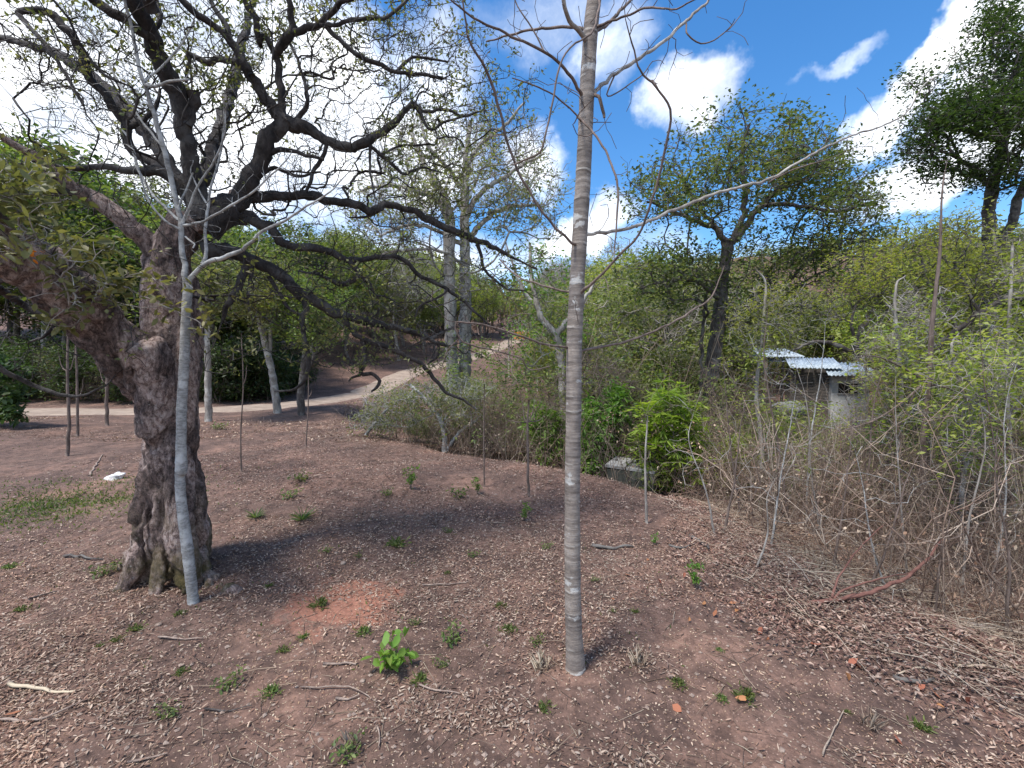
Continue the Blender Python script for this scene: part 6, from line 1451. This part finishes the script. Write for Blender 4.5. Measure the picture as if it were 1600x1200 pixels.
# ------------------------------------------------------------------ small green plants on the clearing
def tuft_proto(kind, seed):
    r_ = np.random.default_rng(seed); root = thing('plant', 'x', 'plant')
    if kind == 'grass':
        n = 90; c_ = r_.normal(size=(n, 3)) * np.array([.03, .022, 0]); d = nrm(np.c_[r_.normal(size=(n, 2)) * .9 + c_[:, :2] * 12, np.abs(r_.normal(size=n)) * .7 + .2]); c_[:, 2] = r_.random(n) * .02; V_, F_ = leaves6(c_, .034, .011, r_, .2, 0, .6, .55, dirs=d)
        obj('leaves', make_mesh('leaves', V_, F_, M['leaf_mid']), root)
    elif kind == 'rosette':
        n = 26; a_ = np.arange(n) * 2.4; d = np.c_[np.cos(a_), np.sin(a_), .25 + .9 * np.arange(n) / n]; V_, F_ = leaves6(np.zeros((n, 3)), .17, .020, r_, .2, 0, .1, .2, dirs=d)
        obj('leaves', make_mesh('leaves', V_, F_, M['leaf_teal']), root)
    elif kind == 'herb':
        s = Skel(400); s.add((0, 0, -.01), -1, .003)
        for _ in range(9): e_ = np.array([r_.normal() * .04, r_.normal() * .04, r_.uniform(.03, .09)]); s.chain([e_ * .5, e_], [.0016, .0011], 0)
        V_, F_ = s.mesh(4); obj('stems', make_mesh('stems', V_, F_, M['bark_brown']), root); tp = s.p[1:s.n]
        V_, F_ = leaves6(around(tp, 4, .012, r_), .030, .014, r_, .5, 0, .4); obj('leaves', make_mesh('leaves', V_, F_, M['leaf_mid']), root)
    elif kind == 'sprig':
        s = Skel(400); s.add((0, 0, -.01), -1, .004); e_ = []
        for k_ in range(7): hh = .06 + .24 * r_.random(); s.chain([(r_.normal() * .02, r_.normal() * .02, hh * .5), (r_.normal() * .05, r_.normal() * .05, hh)], [.002, .0014], 0)
        V_, F_ = s.mesh(4); obj('stems', make_mesh('stems', V_, F_, M['bark_brown']), root)
        V_, F_ = leaves6(around(s.p[1:s.n], 9, .018, r_), .038, .020, r_, .4, 0, .4); obj('leaves', make_mesh('leaves', V_, F_, M['leaf_bright']), root)
    elif kind == 'dry':
        n = 40; d = nrm(np.c_[r_.normal(size=(n, 2)) * .5, np.ones(n)]); V_, F_ = leaves6(r_.normal(size=(n, 3)) * np.array([.02, .02, 0]), .11, .005, r_, .1, 0, .5, .4, dirs=d)
        obj('stalks', make_mesh('stalks', V_, F_, M['stem_straw']), root)
    return root


TP = {k_: tuft_proto(k_, 700 + i_) for i_, k_ in enumerate(['grass', 'rosette', 'herb', 'sprig', 'dry'])}
KW = {'grass': 'grass tuft', 'rosette': 'spiky blue-green rosette plant', 'herb': 'leafy green seedling', 'sprig': 'bright green leafy sprig', 'dry': 'tuft of dry straw grass'}
TL = [  # px, py, kind, scale, where
    (284, 1048, 'grass', .9, 'on bare soil below the pale sapling'), (181, 1000, 'grass', .8, 'left of the leaf drift at lower left'), (212, 983, 'grass', .8, 'second right of the leaf drift at lower left'), (155, 1010, 'grass', .5, 'leftmost of three by the lower left drift'),
    (500, 945, 'grass', 1.2, 'at the left end of the red earth patch'), (474, 995, 'grass', .8, 'below the red earth patch'), (443, 1016, 'grass', .8, 'below and left of the red earth patch'), (424, 1082, 'grass', 1.0, 'in the leaf litter at lower left centre'),
    (568, 988, 'grass', .8, 'directly below the red earth patch'), (656, 1065, 'grass', .9, 'right of the broad-leaved green plant'), (706, 1000, 'herb', 1.1, 'midway between green plant and slim trunk'), (796, 985, 'grass', 1.1, 'left of the slim trunk'),
    (782, 945, 'grass', .8, 'on litter left of the slim trunk'), (620, 850, 'grass', 1.5, 'beyond the red earth patch'), (840, 1005, 'herb', .9, 'just left of the slim trunk foot'), (850, 1105, 'grass', .9, 'in litter below the slim trunk'),
    (689, 1042, 'herb', .8, 'in litter right of the broad-leaved green plant'), (648, 975, 'herb', .7, 'right of the red earth patch end'), (1060, 1072, 'grass', .7, 'on bare soil right of the slim trunk'), (1165, 1090, 'grass', 1.0, 'beside the upright orange leaf'),
    (1128, 1095, 'grass', .8, 'left of the upright orange leaf'), (1125, 1018, 'grass', .6, 'small, in the litter drift at right'), (958, 954, 'herb', .6, 'right of the slim trunk on bare soil'), (992, 955, 'grass', .7, 'second right of the slim trunk'),
    (1360, 1138, 'dry', .8, 'at lower right beside a green tuft'), (1440, 1138, 'grass', .8, 'lowest at the right on bare soil'), (1325, 1112, 'grass', .5, 'tiny, at the right above the dry tuft'), (545, 1180, 'herb', 1.3, 'pale, at the bottom centre'), (548, 1172, 'dry', .7, 'mixed with the pale seedling at bottom centre'),
    (845, 1045, 'dry', 1.0, 'beside the foot of the slim trunk'), (997, 1040, 'dry', 1.0, 'right of the slim trunk base'), (300, 930, 'grass', .7, 'at the foot of the pale sapling'), (282, 957, 'grass', .6, 'left of the pale sapling foot'),
    (32, 952, 'grass', .9, 'on the soil at the left edge'), (165, 895, 'herb', 1.2, 'left of the old tree roots'), (15, 885, 'grass', 1.0, 'at the far left edge above the soil rise'), (855, 855, 'herb', .9, 'left of the slim trunk in the litter'),
    (400, 806, 'rosette', 1.0, 'left of the pair beyond the old tree'), (472, 810, 'rosette', 1.25, 'right of the pair beyond the old tree'), (820, 812, 'sprig', 1.1, 'at the foot of the slender seedling pole'), (746, 770, 'sprig', .9, 'on the litter left of the seedling pole'),
    (641, 762, 'sprig', 1.3, 'on the slope below the gully bank'), (605, 772, 'herb', 1.6, 'left of the big sprig on the slope'), (470, 750, 'herb', 1.6, 'high on the open slope behind the rosettes'), (455, 775, 'herb', 1.4, 'on the slope above the left rosette'),
    (716, 775, 'herb', 1.6, 'left of the smaller sprig'), (1087, 918, 'sprig', 1.2, 'upright on the right side of the clearing'), (1022, 850, 'sprig', .6, 'at the foot of the grey seedling pole'), (1090, 885, 'herb', 1.2, 'behind the upright sprig'),
    (256, 738, 'herb', 1.8, 'far beyond, left of the thin grey tree'), (343, 668, 'herb', 2.4, 'by the foot of the thin grey tree'),  (740, 868, 'herb', .9, 'on the litter left of centre'), (700, 830, 'herb', 1.0, 'beyond centre on the flat'),
    (560, 870, 'herb', .8, 'beyond the red earth patch, left'), (700, 895, 'grass', .7, 'small, in the middle of the clearing'), (510, 862, 'herb', .8, 'small, behind the red earth patch'), (930, 905, 'herb', .8, 'close right of the slim trunk'),
    (360, 1070, 'herb', 1.0, 'beside a pale curled leaf at lower left'), (262, 1118, 'herb', .8, 'at the lower left on dark soil'), (420, 915, 'grass', .8, 'right of the old tree roots')]
rg = np.random.default_rng(720); us = set()
for px, py, kd, s_, wh in TL:
    b_ = G(px, py + 3); rz = rg.uniform(0, 6.3); lab = KW[kd] + ' ' + wh; s_ = s_ * .68 * rg.uniform(.7, 1.25)
    if kd not in us: o = TP[kd]; o.location = b_; o.rotation_euler = (0, 0, rz); o.scale = (s_,) * 3; o['label'] = lab; o['group'] = 'small plants on the clearing'; us.add(kd)
    else: copy_tree(TP[kd], b_, rz, s_, lab, 'small plants on the clearing')
# broad-leaved green plant
b_ = G(612, 1050); r_ = np.random.default_rng(730); R_ = thing('broad_leaved_plant', 'bright green broad-leaved young plant in the middle of the bare ground', 'plant', b_); s = Skel(300); s.add((0, 0, -.02), -1, .004)
for k_ in range(9): a_ = k_ * 2.4; s.chain([(.03 * math.cos(a_), .03 * math.sin(a_), .05 + .01 * (k_ % 4)), (.075 * math.cos(a_), .075 * math.sin(a_), .07 + .03 * (k_ % 4))], [.002, .0015], 0)
V_, F_ = s.mesh(5); obj('stems', make_mesh('stems', V_, F_, M['leaf_bright']), R_)
a_ = leaves6(around(s.p[1:s.n], 3, .014, r_), .058, .034, r_, .3, .3, .5); lf_ = a_[0].reshape(-1, 6, 3)
for k_ in range(len(lf_)):
    obj('leaf', make_mesh('leaf', lf_[k_], [np.array([(0, 1, 2, 3), (0, 3, 4, 5)])], M['leaf_bright']), R_)
# low green ground cover left
rg = np.random.default_rng(740); cpt = np.array([G(px, py) for px, py in [(20, 785), (60, 790), (110, 785), (150, 788), (60, 800), (170, 780), (20, 800)]])
pt = around(cpt, 700, np.array([.5, .35, 0]), rg); pt[:, 2] = height(pt[:, 0], pt[:, 1]); V_, F_ = leaves(pt, .04, .012, rg, -.2, -.4); tag(obj('ground_cover', make_mesh('ground_cover', V_, F_, M['leaf_mid']), kind='stuff'), 'thin green ground cover on the soil left of the old tree', 'grass')
B = scatter(700, lambda y: (-1.2 * y, .4 * y), (2.2, 9), rg, lambda x, y: fbm(x, y, .9, 3, 90) > .12, 1.2); V_, F_ = leaves(around(B, 3, np.array([.02, .02, 0]), rg), .028, .010, rg, -.3, -.5)
tag(obj('ground_cover', make_mesh('ground_cover', V_, F_, M['leaf_mid']), kind='stuff'), 'tiny scattered green shoots on the clearing', 'grass')

# ------------------------------------------------------------------ labels that tell repeated trees and shrubs apart
LM = [(180, 'left of the old gnarled trunk'), (330, 'behind the old gnarled tree'), (500, 'between the gnarled tree and the track corner'), (680, 'left of the twin-trunk tree'), (760, 'behind the twin-trunk tree'), (885, 'left of the slim tree'),
      (1000, 'right of the slim tree'), (1160, 'around the spreading tree'), (1300, 'near the hut roofs'), (1420, 'right of the hut'), (1500, 'behind the bare pole sapling'), (9999, 'towards the right edge')]
ORD = ['nearest', 'second nearest', 'third nearest', 'fourth nearest', 'fifth nearest', 'sixth nearest', 'seventh nearest', 'eighth nearest', 'ninth nearest', 'tenth nearest', 'farthest']
bk_ = {}
for o in C.objects:
    g_ = o.get('group', '')
    if o.type == 'EMPTY' and (g_.startswith('trees ') or g_.startswith('shrubs ')):
        px, _ = _proj(*o.location); lm = next(t_ for lim_, t_ in LM if px < lim_); ds = o['label'].split(' ' + g_.split(' ', 1)[1])[0]
        bk_.setdefault((ds, lm, o.name.split('.')[0]), []).append(o)
for (ds, lm, _), lst in bk_.items():
    lst.sort(key=lambda o: o.location.y)
    for q, o in enumerate(lst): o['label'] = ds + ' ' + lm + ('' if len(lst) == 1 else ', ' + (ORD[q] if q < 10 else '%dth nearest' % (q + 1)))
